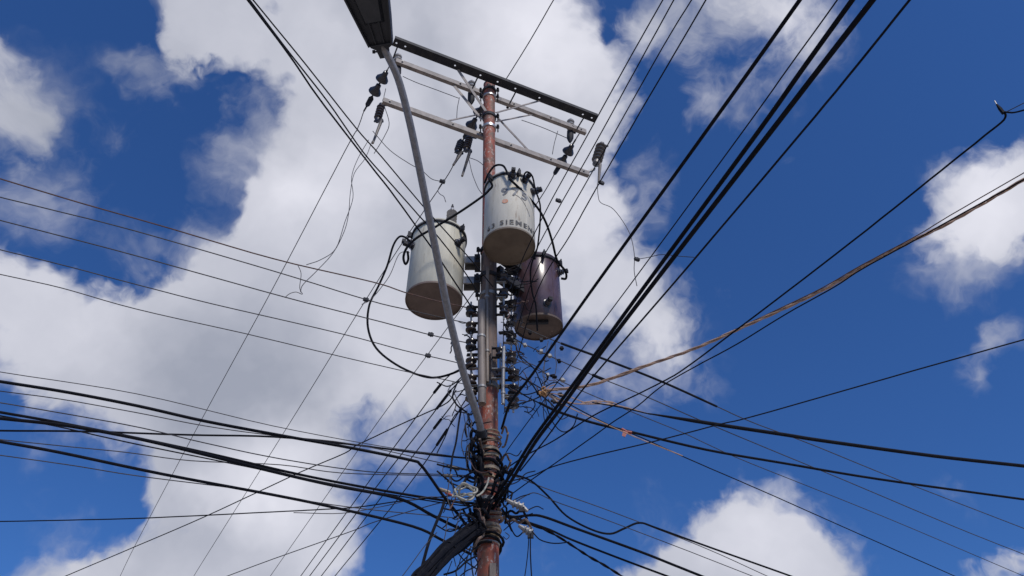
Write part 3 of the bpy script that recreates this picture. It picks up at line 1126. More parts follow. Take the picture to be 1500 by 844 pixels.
GL = 'telephone and power cables running low to the left'
_, LW = wire([(690, 672), (640, 665), (560, 654), (400, 624), (200, 577), (0, 545)], 1.5, YP, Z(5.0), 'wire', 'thin wire just above the thick black cable at mid left edge', group=GL)
_, M2P = wire([(694, 785), (676, 760), (649, 726), (630, 699), (615, 680), (601, 674), (513, 656), (417, 639), (300, 617), (203, 595), (100, 575), (0, 559)], 5.2, YP, Z(4.9), 'black',
              'thick black cable from left edge that bends sharply down beside the pole', 'cable', GL, 'telephone_cable', sides=8)
wire([(694, 672), (650, 668), (607, 663), (513, 651), (401, 640), (270, 637), (120, 632), (0, 631)], 3.4, YP, Z(4.95), 'black', 'nearly level black cable crossing over the thicker ones at lower left', 'cable', GL, 'telephone_cable')
wire([(694, 690), (640, 677), (513, 650), (400, 638), (300, 624), (197, 604), (90, 585), (0, 573)], 1.8, YP, Z(4.9), 'wire', 'thin wire hugging the underside of the thick cable at mid left', group=GL)
wire([(690, 697), (647, 695), (540, 691), (415, 673), (300, 649), (208, 627), (100, 607), (0, 590)], 2, YP, Z(4.85), 'wire', 'thin wire between the two pairs of thick cables at left', group=GL)
wire([(700, 785), (668, 772), (633, 755), (583, 730), (487, 711), (400, 691), (300, 666), (203, 643), (100, 624), (0, 613)], 5.6, YP, Z(4.6), 'black',
     'thickest doubled black cable sweeping from left edge under its twin', 'cable', GL, 'telephone_cable', sides=8)
wire([(700, 738), (649, 733), (540, 715), (433, 694), (304, 664), (187, 639), (80, 618), (0, 604)], 4.6, YP, Z(4.7), 'black', 'thick black cable just above the doubled one at lower left', 'cable', GL, 'telephone_cable', sides=8)
wire([(690, 742), (649, 737), (540, 719), (433, 698), (304, 672), (187, 648), (80, 624), (0, 609)], 2.4, YP, Z(4.72), 'navy', 'slim cable lashed between the two thick lower left cables', 'cable', GL, 'telephone_cable')
wire([(690, 812), (649, 792), (604, 771), (487, 743), (400, 725), (240, 695), (88, 663), (0, 647)], 5, YP, Z(4.3), 'black', 'lowest thick black cable from the left edge to the dark closure', 'cable', GL, 'telephone_cable', sides=8)
wire([(690, 700), (640, 697), (500, 693), (410, 681), (280, 675), (187, 663), (107, 655), (0, 644)], 1.8, YP, Z(4.75), 'wire', 'thin wire starting beside the lowest thick cable at left edge', group=GL)
wire([(700, 762), (628, 755), (520, 744), (433, 731), (347, 716), (200, 697), (100, 681), (0, 667)], 1.8, YP, Z(4.45), 'wire', 'thin wire running under the lowest thick cable at left', group=GL)
wire([(694, 722), (647, 728), (580, 735), (524, 743), (460, 747), (400, 750), (213, 759), (100, 762), (0, 764)], 2.2, YP, Z(4.7), 'navy', 'nearly level thin wire low at the left edge under blue sky', group=GL)
wire([(668, 572), (655, 590), (622, 606), (593, 619), (540, 644), (521, 653), (505, 664), (460, 683), (420, 701), (300, 757), (200, 800), (96, 844)], 2.2, YP, Z(5.6), 'navy', 'diagonal wire rising from lower left corner area across the thick cables', group=GL)
wire([(690, 728), (640, 738), (551, 764), (513, 779), (400, 819), (333, 844)], 1.8, YP, Z(4.7), 'wire', 'faint diagonal wire low left crossing the white cloud', group=GL)
wire([(690, 742), (640, 728), (600, 733), (560, 742), (500, 752), (430, 751)], 1.4, YP, ('Y', 5.2), 'wire', 'short slack wire joining the level wire left of the pole', group=GL, ext1=False)
# primaries from the strings down to the lower left (far away)
GP = 'three steep primary conductors going down left'
for p, e, lb_ in [([(533, 163), (523, 190), (505, 222), (400, 422), (293, 619), (200, 795), (176, 844)], B1, 'leftmost steep thin conductor running down left from the crossarm'),
                  ([(679, 204), (665, 240), (650, 266), (615, 318), (548, 420), (425, 619), (300, 818), (284, 844)], B2, 'middle steep thin conductor passing behind the left transformer'),
                  ([(814, 252), (793, 288), (740, 366), (641, 500), (553, 619), (470, 738), (396, 844)], B3, 'right steep thin conductor passing behind the pole to lower left')]:
    wire(p, 1.6, ('Y', e.y), Z(10.0), 'wire', lb_, group=GP, name='primary_conductor', ref=.3)
# low voltage lines to the lower left
GV = 'four steep low-voltage lines down left of the pole'
lowl = [([(686, 535), (652, 556), (604, 619), (530, 720), (439, 846)], 2.0, 6.0, 'first and leftmost of four steep lines below the spool rack'),
        ([(686, 548), (662, 570), (623, 621), (550, 715), (452, 846)], 2.2, 5.9, 'second of four steep lines leaving the spool rack down left'),
        ([(688, 560), (672, 580), (641, 621), (565, 720), (469, 846)], 2.2, 5.8, 'third of four steep lines leaving the spool rack down left'),
        ([(690, 575), (676, 595), (660, 622), (590, 722), (489, 846)], 2.2, 5.7, 'fourth and rightmost of four steep lines below the spool rack')]
for i, (p, w, z, lb_) in enumerate(lowl):
    _, Q = wire(p, w, YP, Z(z), 'navy', lb_, group=GV, name='low_voltage_line', ref=.3)
    sleeve(Q, (645, 660, 646, 655)[i], (636, 640, 636, 640)[i], 4.5, ('dark sleeve on the leftmost steep line', 'dark sleeve on the second steep line', 'dark sleeve on the third steep line', 'dark sleeve on the rightmost steep line')[i])
# low voltage lines to the top right
GR = 'four thin lines rising to the top edge right of the crossarms'
for p, w, z, lb_ in [([(745, 455), (757, 400), (798, 312), (859, 201), (915, 99), (971, 0)], 2.0, 6.5, 'leftmost of four thin lines rising past the right crossarm ends'),
                     ([(748, 478), (765, 412), (800, 338), (876, 203), (930, 104), (987, 0)], 2.0, 6.4, 'second of four thin lines rising past the right crossarm ends'),
                     ([(752, 502), (782, 405), (830, 318), (892, 209), (971, 69), (1013, 0)], 2.0, 6.2, 'third of four thin lines rising to the top edge'),
                     ([(756, 530), (788, 424), (835, 345), (860, 300), (917, 200), (975, 101), (1034, 0)], 2.2, 6.0, 'rightmost of four thin lines rising to the top edge')]:
    wire(p, w, ('Y', 5.9), Z(z), 'navy', lb_, group=GR, name='low_voltage_line')
wire([(742, 115), (775, 62), (812, -2)], 1.8, ('Y', 5.8), Z(10.2), 'wire', 'single thin wire rising from the pole top to the top edge', name='static_wire')
# twisted trio from the top left
GT = 'three cables coming from the top edge over the left transformer'
wire([(692, 452), (664, 410), (640, 374), (605, 325), (570, 277), (529, 225), (465, 141), (423, 80), (361, -2)], 3.0, ('Y', 5.4), Z(6.6), 'navy', 'lower strand of the close pair from top left over left tank', 'cable', GT, 'service_cable')
wire([(700, 428), (672, 386), (640, 345), (612, 314), (575, 272), (532, 223), (480, 149), (426, 80), (364, -2)], 2.6, ('Y', 5.4), Z(6.65), 'navy', 'upper strand of the close pair from top left over left tank', 'cable', GT, 'service_cable')
wire([(722, 420), (696, 388), (660, 347), (617, 299), (560, 231), (521, 187), (449, 96), (369, -2)], 2.4, ('Y', 5.4), Z(6.8), 'navy', 'separate slimmer cable right of the close pair from top left', 'cable', GT, 'service_cable')

# thick cables to the top right
GK = 'thick black cables rising to the top right'
wire([(735, 628), (748, 590), (780, 548), (867, 425), (1011, 225), (1100, 101), (1173, -2)], 5.4, YP, Z(5.2), 'black', 'leftmost black cable of those rising to the top right', 'cable', GK, 'telephone_cable', sides=8)
wire([(740, 668), (755, 643), (921, 420), (1082, 201), (1156, 98), (1228, -2)], 2.4, YP, Z(5.0), 'navy', 'thin line between the black cables rising to top right', 'wire', GK)
wire([(716, 740), (745, 700), (779, 646), (817, 594), (867, 526), (941, 424), (1105, 201), (1178, 98), (1250, -2)], 6.6, YP, Z(4.75), 'black', 'upper of the two thickest black cables rising to top right', 'cable', GK, 'telephone_cable', sides=10, ref=.6)
wire([(720, 748), (748, 706), (784, 648), (820, 600), (872, 528), (950, 425), (1123, 201), (1200, 101), (1280, -2)], 7.4, YP, Z(4.65), 'black', 'lower of the two thickest black cables rising to top right', 'cable', GK, 'telephone_cable', sides=10, ref=.6)
wire([(762, 690), (800, 642), (825, 608), (873, 547), (982, 421), (1150, 223), (1240, 115), (1334, -2)], 3.2, YP, Z(4.9), 'navy', 'slim black cable below the two thickest, ending farthest right on top edge', 'cable', GK, 'telephone_cable')

# right
GQ = 'wires and cables leaving the pole to the right'
_, Q1 = wire([(742, 686), (771, 667), (814, 644), (867, 610), (923, 583), (969, 560), (1003, 540), (1078, 484), (1156, 425), (1271, 336), (1361, 264), (1441, 200), (1466, 180), (1473, 171), (1471, 164)], 3.0, YP, Z(5.1), 'black',
             'wavy black cable climbing to the hook splice at the right edge', 'cable', GQ, 'telephone_cable', ext1=False)
e = Q1[-1]
hk = thing('hook_splice', 'small hooked splice with pale tip where the wavy cable ends at right edge', 'splice', e)
r_ = 5 * depth(e) / FPX / 2
t1, t2 = aty(1460, 153, e.y), aty(1470, 166, e.y)
MB().tube([t1, t1.lerp(t2, .5), t2, e], [r_ * .5, r_ * 1.1, r_ * 1.1, r_ * .7], 8).build('sleeve', 'black', hk)
MB().tube([t1, aty(1457, 148, e.y)], r_ * .35, 6).build('bare_tip', 'galv', hk)
wire([(1471, 164), (1485, 165), (1502, 161)], 3.2, ('Y', e.y), ('Y', e.y - .1), 'black', 'short stub of black cable from the hook splice to the right edge', 'cable', GQ, 'telephone_cable')
wire([(1474, 164), (1488, 157), (1502, 150)], 1.6, ('Y', e.y), ('Y', e.y - .1), 'wire', 'thin stub above the hook splice at the right edge', 'wire', GQ)
wire([(740, 735), (752, 722), (857, 648), (897, 619), (935, 594), (969, 566), (1017, 538), (1080, 504), (1150, 461), (1223, 420), (1263, 394), (1340, 352), (1393, 322), (1502, 262)], 2.6, YP, Z(4.9), 'black',
     'black wire joining the tan bundle on its way to the right edge', 'wire', GQ)
wire([(798, 572), (841, 568), (870, 563), (905, 551), (937, 539), (1017, 511), (1089, 479), (1153, 450), (1215, 420), (1263, 391), (1340, 351), (1393, 325), (1502, 262)], 4.4, ('Y', 5.3), Z(5.6), 'tan',
     'tan twisted pair swooping up from the orange knot to right edge', 'cable', GQ, 'twisted_service_wire', twist=(3, .42, .85, .62))
wire([(798, 574), (850, 566), (905, 553), (937, 541), (1017, 510), (1089, 477), (1140, 453), (1204, 422), (1263, 388), (1340, 347), (1393, 315), (1502, 252)], 2.0, ('Y', 5.32), Z(5.62), 'copper',
     'thin brown strand parting above the tan pair near right edge', 'wire', GQ)
wire([(742, 706), (777, 698), (809, 684), (860, 670), (961, 646), (1057, 621), (1100, 611), (1300, 554), (1502, 497)], 2.4, YP, Z(4.95), 'navy', 'lone thin wire rising gently to the right edge below the small wisp', 'wire', GQ)
wire([(800, 577), (841, 591), (899, 593), (953, 607)], 2.2, ('Y', 5.3), ('Y', 5.6), 'tan', 'thin tan lead from the orange knot to the thick right cable', 'wire', GQ, ext1=False)
wire([(868, 590), (905, 596), (953, 607)], 2.6, ('Y', 5.35), ('Y', 5.6), 'black', 'thin black lead-in of the thickest right cable', 'wire', GQ, ext1=False)
wire([(748, 566), (775, 583), (818, 604)], 2.6, ('Y', 5.7), ('Y', 5.42), 'black', 'thin black lead-in of the medium right cable from the spools', 'wire', GQ, ext1=False)
wire([(950, 606), (1057, 623), (1150, 637), (1207, 646), (1367, 668), (1502, 683)], 6.4, ('Y', 5.6), Z(5.35), 'black', 'thick black cable crossing blue sky to the right edge', 'cable', GQ, 'telephone_cable', sides=8, taper=True)
wire([(790, 590), (817, 603), (867, 619), (921, 632), (1035, 659), (1150, 679), (1287, 702), (1502, 732)], 4.4, ('Y', 5.4), Z(5.25), 'black', 'medium black cable with red tape, below the thickest right one', 'cable', GQ, 'telephone_cable', sides=8)
_, q6 = wire([(762, 478), (814, 500), (890, 528), (969, 559), (1051, 596), (1100, 618), (1188, 651), (1316, 703), (1502, 775)], 2.0, YP, Z(6.2), 'wire', 'first long thin wire below the maroon tank to the right edge', 'wire', GQ)
sleeve(q6, 822, 1050, 3.6, 'long dark sleeve on the wire right of the maroon tank')
_, q7 = wire([(757, 499), (793, 516), (867, 549), (937, 577), (1017, 612), (1100, 647), (1233, 702), (1399, 772), (1502, 813)], 2.0, YP, Z(6.1), 'wire', 'second long thin wire from the spools to the right edge', 'wire', GQ)
sleeve(q7, 868, 886, 4.5, 'short dark sleeve on the second thin right-hand wire')
wire([(758, 527), (798, 547), (851, 572), (934, 607), (998, 633), (1043, 654), (1100, 679), (1297, 758), (1502, 845)], 1.7, YP, Z(5.9), 'wire', 'third and faintest long thin wire to the lower right corner', 'wire', GQ)
wire([(770, 556), (830, 590), (891, 622), (937, 640), (1003, 670), (1100, 712), (1150, 734), (1287, 795), (1403, 846)], 2.2, YP, Z(5.7), 'navy', 'lowest long thin wire crossing the lower right cloud', 'wire', GQ)
# lower right
GS = 'cables leaving the foot of the tangle to the lower right'
wire([(728, 690), (750, 695), (777, 704), (803, 727), (830, 756), (867, 776), (894, 782), (915, 774), (937, 766), (963, 774), (1043, 803), (1150, 841), (1165, 847)], 3.6, ('Y', 5.66), Z(4.6), 'black', 'black cable with a deep wavy dip right of the pole', 'cable', GS, 'telephone_cable')
wire([(735, 690), (798, 715), (870, 740), (947, 769), (1040, 806), (1128, 846)], 1.7, YP, Z(4.8), 'wire', 'upper thin wire over the wavy dip, lower right', 'wire', GS)
wire([(755, 735), (777, 723), (790, 724), (814, 735), (870, 755), (921, 774), (1010, 808), (1107, 846)], 1.7, YP, Z(4.6), 'wire', 'lower thin wire beneath the wavy dip, lower right', 'wire', GS)
wire([(725, 748), (750, 757), (775, 755), (796, 757), (843, 774), (937, 808), (985, 827), (1035, 847)], 4.6, YP, Z(4.3), 'black', 'arched thick cable above the knotted one, lower right', 'cable', GS, 'telephone_cable', sides=8)
wire([(725, 745), (752, 762), (785, 771), (817, 786), (862, 815), (885, 828), (915, 847)], 4.0, YP, Z(4.25), 'black', 'knotted black cable lowest at lower right, wrapped with ties', 'cable', GS, 'telephone_cable', twist=(2, .22, .6, .7))
wire([(735, 752), (770, 764), (805, 776), (838, 791), (910, 819), (985, 847)], 3.8, YP, Z(4.28), 'black', 'straight black cable between the arched and the knotted ones', 'cable', GS, 'telephone_cable')
wire([(779, 778), (790, 790), (804, 795), (818, 796), (834, 794)], 2.2, ('Y', 5.4), ('Y', 5.3), 'black', 'short loop wire hanging under the clamps at lower right', 'wire', GS, ext1=False)
wire([(775, 780), (773, 812), (768, 850)], 1.8, ('Y', 5.5), ('Y', 5.5), 'navy', 'left of two thin wires dropping from the clamp right of pole', 'wire', GS)
wire([(777, 780), (777, 812), (779, 850)], 2.4, ('Y', 5.48), ('Y', 5.48), 'navy', 'right of two thin wires dropping from the clamp right of pole', 'wire', GS)
wire([(738, 777), (752, 765), (765, 758), (780, 752)], 2, YP, ('Y', 5.4), 'black', 'short black tail under the lower clamp on the right', 'wire', GS, ext1=False)

# transformer leads
GC = 'heavy black leads between transformers'
wire([(716, 262), (721, 272), (716, 279), (705, 289), (673, 311), (637, 333), (610, 349), (596, 363), (591, 377), (594, 387), (598, 380), (597, 368)], 4.2, ('Y', 5.1), ('Y', 5.35), 'black', 'heavy black lead swooping from centre tank to left tank', 'cable', GC, 'transformer_lead', ext1=False, sides=8)
wire([(710, 268), (716, 254), (725, 243), (737, 243), (744, 255), (749, 264)], 3.8, ('Y', 5.45), ('Y', 5.1), 'black', 'small black hoop over the top left of the centre tank', 'cable', GC, 'transformer_lead', ext1=False, sides=8)
wire([(746, 262), (764, 279), (787, 304), (800, 327), (809, 354), (816, 381), (828, 397), (829, 408), (822, 408)], 4.2, ('Y', 5.08), ('Y', 6.0), 'black', 'heavy black lead arching from centre tank down to maroon tank', 'cable', GC, 'transformer_lead', ext1=False, sides=8)
wire([(767, 268), (768, 256), (773, 252), (780, 259), (784, 277), (791, 300), (791, 329), (787, 363), (779, 386), (777, 405), (780, 430), (785, 448), (787, 485)], 3.0, ('Y', 5.15), ('Y', 6.02), 'black', 'slim black lead hugging the right side of centre tank', 'cable', GC, 'transformer_lead', ext1=False)
wire([(601, 354), (594, 348), (585, 347), (576, 360), (567, 390), (554, 420), (541, 447), (539, 480), (551, 510), (580, 534), (615, 550), (640, 553), (668, 545), (684, 534)], 3.8, ('Y', 5.55), ('Y', 5.7), 'black', 'big black lead looping down left of the left tank', 'cable', GC, 'transformer_lead', ext1=False, sides=8)
wire([(600, 370), (585, 372), (570, 405), (545, 437), (530, 446)], 1.4, ('Y', 5.6), ('Y', 5.4), 'wire', 'faint thin wire beside the big black loop at left', 'wire', GC, ext1=False)
wire([(784, 380), (779, 362), (770, 375), (757, 388)], 3.2, ('Y', 5.6), ('Y', 5.75), 'black', 'short black lead under the centre tank to the spools', 'cable', GC, 'transformer_lead', ext1=False)

# fine jumpers
GJ = 'fine jumper wires around the crossarms and tanks'
J = [
    ([(545, 207), (535, 232), (519, 254), (513, 284), (511, 310), (505, 337), (489, 369), (465, 396), (444, 417), (440, 428)], 5.6, 5.0, 'dangling thin wire with crooked end left of the lamp arm'),
    ([(540, 205), (524, 233), (515, 260), (517, 290), (505, 326), (492, 364), (471, 380), (449, 388)], 5.6, 5.1, 'dangling thin wire twisting with another left of the lamp arm'),
    ([(436, 388), (441, 401), (439, 422), (443, 431), (434, 428), (425, 430), (417, 436)], 5.1, 5.0, 'kinked wire end hanging among the left service wires'),
    ([(651, 263), (642, 277), (644, 284), (650, 288), (653, 296)], 6.3, 5.75, 'crooked jumper down to the bushing of the left tank'),
    ([(546, 192), (571, 220), (600, 240), (617, 249), (632, 262), (647, 266)], 5.9, 6.2, 'slack jumper from left cutout to the middle conductor'),
    ([(687, 231), (700, 236), (709, 244), (714, 258)], 6.1, 5.6, 'small arched jumper from centre cutout to the pole'),
    ([(687, 234), (692, 255), (700, 275), (706, 284)], 6.1, 5.5, 'thin straight jumper from centre cutout to centre tank'),
    ([(875, 268), (876, 285), (880, 297), (899, 307), (921, 339), (929, 371), (929, 397), (933, 419)], 6.4, 6.0, 'long curved hair-thin wire hanging from right cutout'),
    ([(933, 380), (950, 377), (969, 373), (990, 375), (1017, 377)], 4.0, 3.7, 'tiny level tie wire bridging the black cables at right'),
    ([(590, 112), (610, 121), (640, 132), (672, 144)], 6.0, 6.3, 'thin jumper under the middle crossarm left of the pole'),
    ([(673, 143), (670, 158), (669, 173)], 6.3, 6.3, 'short vertical jumper end left of the pole top'),
    ([(565, 130), (562, 150), (570, 180), (563, 200), (548, 225)], 5.9, 5.7, 'thin looping jumper by the left cutout'),
    ([(764, 176), (795, 187), (832, 203)], 6.4, 6.7, 'thin jumper under the middle crossarm right of the pole'),
    ([(817, 192), (812, 210), (809, 226)], 6.7, 6.6, 'short vertical jumper near the right string'),
    ([(814, 498), (813, 520), (815, 535), (811, 560)], 5.6, 5.6, 'pale vertical wire tail under the maroon tank'),
    ([(803, 500), (798, 525), (797, 548), (797, 572)], 5.6, 5.4, 'dark vertical wire under the maroon tank down to orange knot'),
    ([(808, 502), (795, 545), (803, 562)], 5.6, 5.4, 'second dark tail under the maroon tank'),
]
for p, y0, y1, lb_ in J:
    wire(p, 1.35, ('Y', y0), ('Y', y1), 'wire', lb_, group=GJ, name='jumper_wire', ext1=False, sides=5)
# small line clamp right of the crossarm, and clamp on wires
for (x, y, Y, lb_) in [(818, 294, 5.2, 'tiny dark line clamp on the thin lines right of centre tank'), (536, 439, 4.6, 'tiny dark clamp on the second left service wire'),
                       (933, 380, 4.0, 'tiny dark clamp at the bend of the hair-thin wire'), (631, 490, 5.3, 'tiny dark clamp on the third left service wire'),
                       (627, 521, 5.3, 'tiny dark clamp on the fourth left service wire'), (881, 268, 6.4, 'small dark clamp hanging from the right cutout'),
                       (648, 266, 6.2, 'tiny dark clamp on the middle steep conductor'), (697, 735, 5.3, None)]:
    if lb_ is None:
        continue
    c = aty(x, y, Y)
    k = depth(c) / FPX
    m = MB()
    m.box(c, (4 * k, 2 * k, 2.2 * k), (AD, AN, Vector((0, 0, 1))))
    m.lathe(c - Vector((0, 0, 4 * k)), (.2, 0, 1), [(1.2 * k, 0), (1.8 * k, 2 * k), (1.8 * k, 6 * k), (1.0 * k, 8 * k)], 6)
    tag(m.build('line_clamp', 'darksteel'), lb_, 'clamp', 'small line clamps')

# ---------------------------------------------------------------- tangle: closure, coils, wraps, straps
CP = path3([(700, 772), (676, 790), (650, 812), (622, 842), (606, 860)], ('Y', 5.62), ('Y', 5.1), 6)
cl = thing('cable_closure', 'fat dark cable splice closure slanting down left from the pole', 'cable closure', CP[0])
rc = 21 * depth(CP[0]) / FPX / 2
MB().tube(CP, [rc * (.55 if i == 0 else .8 if i < 3 else 1.0 + .05 * math.sin(i * 1.7)) for i in range(len(CP))], 14).build('body', 'black', cl)
for i in (4, 10, 16, 21):
    d = (CP[i + 1] - CP[i]).normalized()
    MB().lathe(CP[i] - d * .015, d, [(rc * .9, 0), (rc * 1.1, .004), (rc * 1.1, .028), (rc * .9, .032)], 14).build('clamp_ring', 'black', cl)
cr = random.Random(9)
for k in range(13):
    an = k * .485 + .4
    an2 = cr.uniform(-.05, .05)
    Q = []
    for i, p in enumerate(CP):
        dd = (CP[min(i + 1, len(CP) - 1)] - CP[max(i - 1, 0)]).normalized()
        u = dd.cross(Vector((0, 0, 1))).normalized()
        v = u.cross(dd)
        aa = an + an2 * i
        Q.append(p + (u * math.cos(aa) + v * math.sin(aa)) * rc * (.98 + .10 * math.sin(i * .7 + k * 2)))
    MB().tube(Q, cr.choice([.009, .013, .017]), 6).build('lashed_cable', 'black', cl)

for j in range(4):
    rr = (.074, .060, .082, .066)[j]
    cc = aty((681, 683, 679, 686)[j], (721, 720, 723, 718)[j], 5.5 - .02 * j)
    ph = random.random() * 6
    pts = [cc + Vector((rr * math.cos(a), .03 * math.sin(a * 2 + ph), rr * .68 * math.sin(a) + .01 * math.sin(a * 3 + ph))) for a in [i * 2 * PI / 28 + ph for i in range(28 + 9)]]
    if j == 0:
        coil = thing('wire_coil', 'cream wire coil hanging left of the pole among black cables', 'wire coil', cc)
    MB().tube(pts, .0072, 6).build('loop', 'cream_wire', coil)
MB().tube(catmull([aty(698, 727, 5.5), aty(706, 722, 5.52), aty(713, 711, 5.6), aty(716, 700, 5.68)], 5), .007, 6).build('tail', 'cream_wire', coil)

# cables wound round the shaft
wr = random.Random(5)
for i in range(10):
    z = 5.26 - i * .105 + wr.uniform(-.02, .02)
    turns = wr.choice([1.3, 1.8, 2.3])
    r0 = .096 + wr.uniform(0, .02)
    ph = wr.uniform(0, 6)
    n = int(turns * 18)
    rw = wr.choice([.007, .009, .011, .014])
    pts = []
    for k in range(n):
        a = ph + k / 18 * 2 * PI
        c = polec(z - .018 * k / 18 * 2)
        pts.append(c + Vector(((r0 + .012 * math.sin(a * 1.7 + i)) * math.cos(a), (r0 + .012 * math.cos(a * 2.3)) * math.sin(a), .03 * math.sin(a * 1.0 + i))))
    o = MB().tube(pts, rw, 6).build('wrapped_cable', wr.choice(['black', 'navy', 'brown', 'strap', 'strap', 'galv']))
    ordn = ['topmost', 'second from the top', 'third from the top', 'fourth from the top', 'fifth from the top', 'fifth from the bottom', 'fourth from the bottom', 'third from the bottom', 'second from the bottom', 'lowest'][i]
    tag(o, ordn + ' cable turn wound round the shaft under the lamp clamp', 'cable', 'cables wound round the pole shaft')

# loose knots of cable slack beside the shaft
GX = 'loose loops of slack cable beside the shaft'
loose = [
    ([(697, 640), (688, 655), (689, 672), (700, 680), (708, 665), (703, 645)], .013, 5.65),
    ([(694, 650), (683, 668), (690, 690), (704, 684), (706, 662), (697, 644)], .011, 5.62),
    ([(699, 632), (691, 648), (693, 668), (703, 676)], .014, 5.66),
    ([(690, 690), (672, 700), (668, 690), (650, 681)], .007, 5.6),
    ([(735, 735), (742, 715), (735, 697), (725, 700)], .015, 5.62),
    ([(700, 760), (715, 735), (722, 716), (733, 700), (741, 686)], .016, 5.6),
    ([(706, 768), (719, 742), (729, 722), (741, 702), (750, 690)], .015, 5.62),
    ([(695, 740), (703, 760), (697, 778), (684, 786)], .017, 5.6),
    ([(688, 745), (694, 765), (688, 785), (672, 800)], .013, 5.58),
    ([(702, 745), (709, 765), (706, 785), (692, 806)], .012, 5.6),
    ([(678, 745), (690, 760), (700, 765), (712, 772)], .010, 5.58),
    ([(700, 650), (705, 680), (700, 715), (706, 745)], .012, 5.68),
    ([(702, 700), (698, 722), (705, 745), (716, 756)], .016, 5.66),
    ([(736, 690), (748, 680), (744, 668), (735, 672)], .010, 5.66),
    ([(735, 745), (748, 752), (760, 748), (772, 757)], .011, 5.58),
    ([(738, 756), (752, 765), (765, 762), (778, 771)], .012, 5.58),
    ([(735, 730), (742, 748), (740, 765), (750, 775)], .009, 5.6),
    ([(736, 655), (744, 640), (742, 628), (735, 632)], .010, 5.65),
    ([(694, 600), (686, 610), (692, 622), (702, 618)], .008, 5.66),
]
loose_labels = ['dark cable loop pressed on the shaft just left of the lamp arm clamp', 'second dark loop just below and left of the lamp arm clamp', 'thick dark cable arc hugging the left of the lamp arm clamp',
    'thin sagging link from the wrapped shaft to the level cable on its left', 'dark hook of cable right of the lowest tan straps', 'broad dark cable slanting up across the wrapped shaft',
    'twin dark cable slanting up across the shaft to the thick right cables', 'dark curl between the cream coil and the closure', 'longer dark curl reaching from the shaft to the closure top', 'inner dark curl beside the shaft above the closure',
    'short dark cable from the cream coil to the shaft foot', 'dark cable running down the left face of the wrapped shaft', 'dark cable curving under the cream coil tail across the shaft', 'small dark curl right of the tan straps on the shaft',
    'wavy dark cable leading to the bright silver clamp', 'wavy dark cable leading to the dull silver clamp', 'thin dark cable hooking between the two silver clamps', 'little dark hook right of the shaft level with the lamp clamp', 'small dark sling under the lowest left spool at the shaft']
for (p, r, Y), lb_ in zip(loose, loose_labels):
    P = path3(p, ('Y', Y), ('Y', Y - .05), 5)
    P = [q + Vector((0, .04 * math.sin(i * .9), 0)) for i, q in enumerate(P)]
    tag(MB().tube(P, r * .85, 7).build('slack_cable', random.choice(['black', 'navy', 'black', 'brown'])), lb_, 'cable', GX)

GB = 'thin drop wires tangled low left of the pole'
drops = [
    ([(651, 735), (646, 750), (639, 766), (628, 795), (619, 828), (614, 850)], 6, 5.4, 'thick dark drop cable falling beside the slanting closure'),
    ([(672, 556), (664, 575), (664, 585), (672, 596), (684, 604)], 3.0, 5.5, 'black jumper kinked under the spools left of the pole'),
    ([(676, 597), (672, 620), (668, 648), (663, 668), (660, 690)], 3.6, 5.5, 'dark hanging tail left of the red section of pole'),
    ([(660, 690), (657, 712), (655, 728), (660, 745)], 1.8, 5.5, 'thin reddish wire dropping toward the cream coil'),
    ([(665, 575), (672, 590), (681, 603), (688, 612)], 1.6, 5.55, 'thin wire under the left spool row'),
    ([(679, 605), (684, 640), (683, 690)], 1.3, 5.55, 'right of two faint vertical wires left of the pole'),
    ([(684, 600), (687, 640), (686, 680)], 1.3, 5.55, 'faint vertical wire nearest the lamp arm foot'),
    ([(655, 762), (652, 785), (645, 805), (640, 822)], 1.8, 5.35, 'thin curved wire over the slanting closure'),
    ([(685, 815), (672, 828), (668, 840), (672, 850)], 2.4, 5.5, 'dark loop under the closure right end'),
    ([(690, 800), (683, 822), (679, 850)], 2.6, 5.5, 'dark drop wire right of the closure'),
    ([(697, 790), (690, 815), (694, 850)], 2.4, 5.55, 'dark drop wire close to pole under the closure'),
    ([(668, 806), (677, 818), (687, 826), (699, 834)], 2.4, 5.5, 'crossing dark wire under the closure, upper'),
    ([(699, 814), (684, 822), (668, 836), (650, 842)], 3.2, 5.5, 'crossing dark wire under the closure, lower'),
    ([(662, 822), (656, 838), (652, 850)], 1.8, 5.45, 'thin loose wire hanging under the closure'),
    ([(640, 780), (622, 800), (600, 830), (585, 850)], 1.6, 5.3, 'thin wire parallel to the closure on its left'),
    ([(672, 830), (676, 815), (684, 806), (694, 800)], 1.8, 5.5, 'small hooked wire between closure and pole'),
    ([(675, 745), (668, 775), (662, 800), (668, 830)], 1.6, 5.45, 'thin bowed wire in front of the closure'),
    ([(735, 700), (742, 690), (752, 700), (745, 712)], 3, 5.6, 'curled black end right of the pole above the clamps'),
    ([(740, 780), (746, 785), (742, 790), (737, 786)], 1.6, 5.7, 'tiny curled wire right of the pole below the band'),
    ([(640, 680), (655, 684), (668, 686), (690, 689)], 3.2, 5.5, 'brown connector wire left of the pole'),
    ([(655, 694), (668, 705), (682, 697), (696, 690)], 3, 5.5, 'sagging black jumper above the cream coil'),
]
for p, w, Y, lb_ in drops:
    wire(p, w, ('Y', Y), ('Y', Y - .03), 'navy' if w > 2 else 'wire', lb_, group=GB, name='drop_wire', ext1=(p[-1][1] > 844), sides=6)

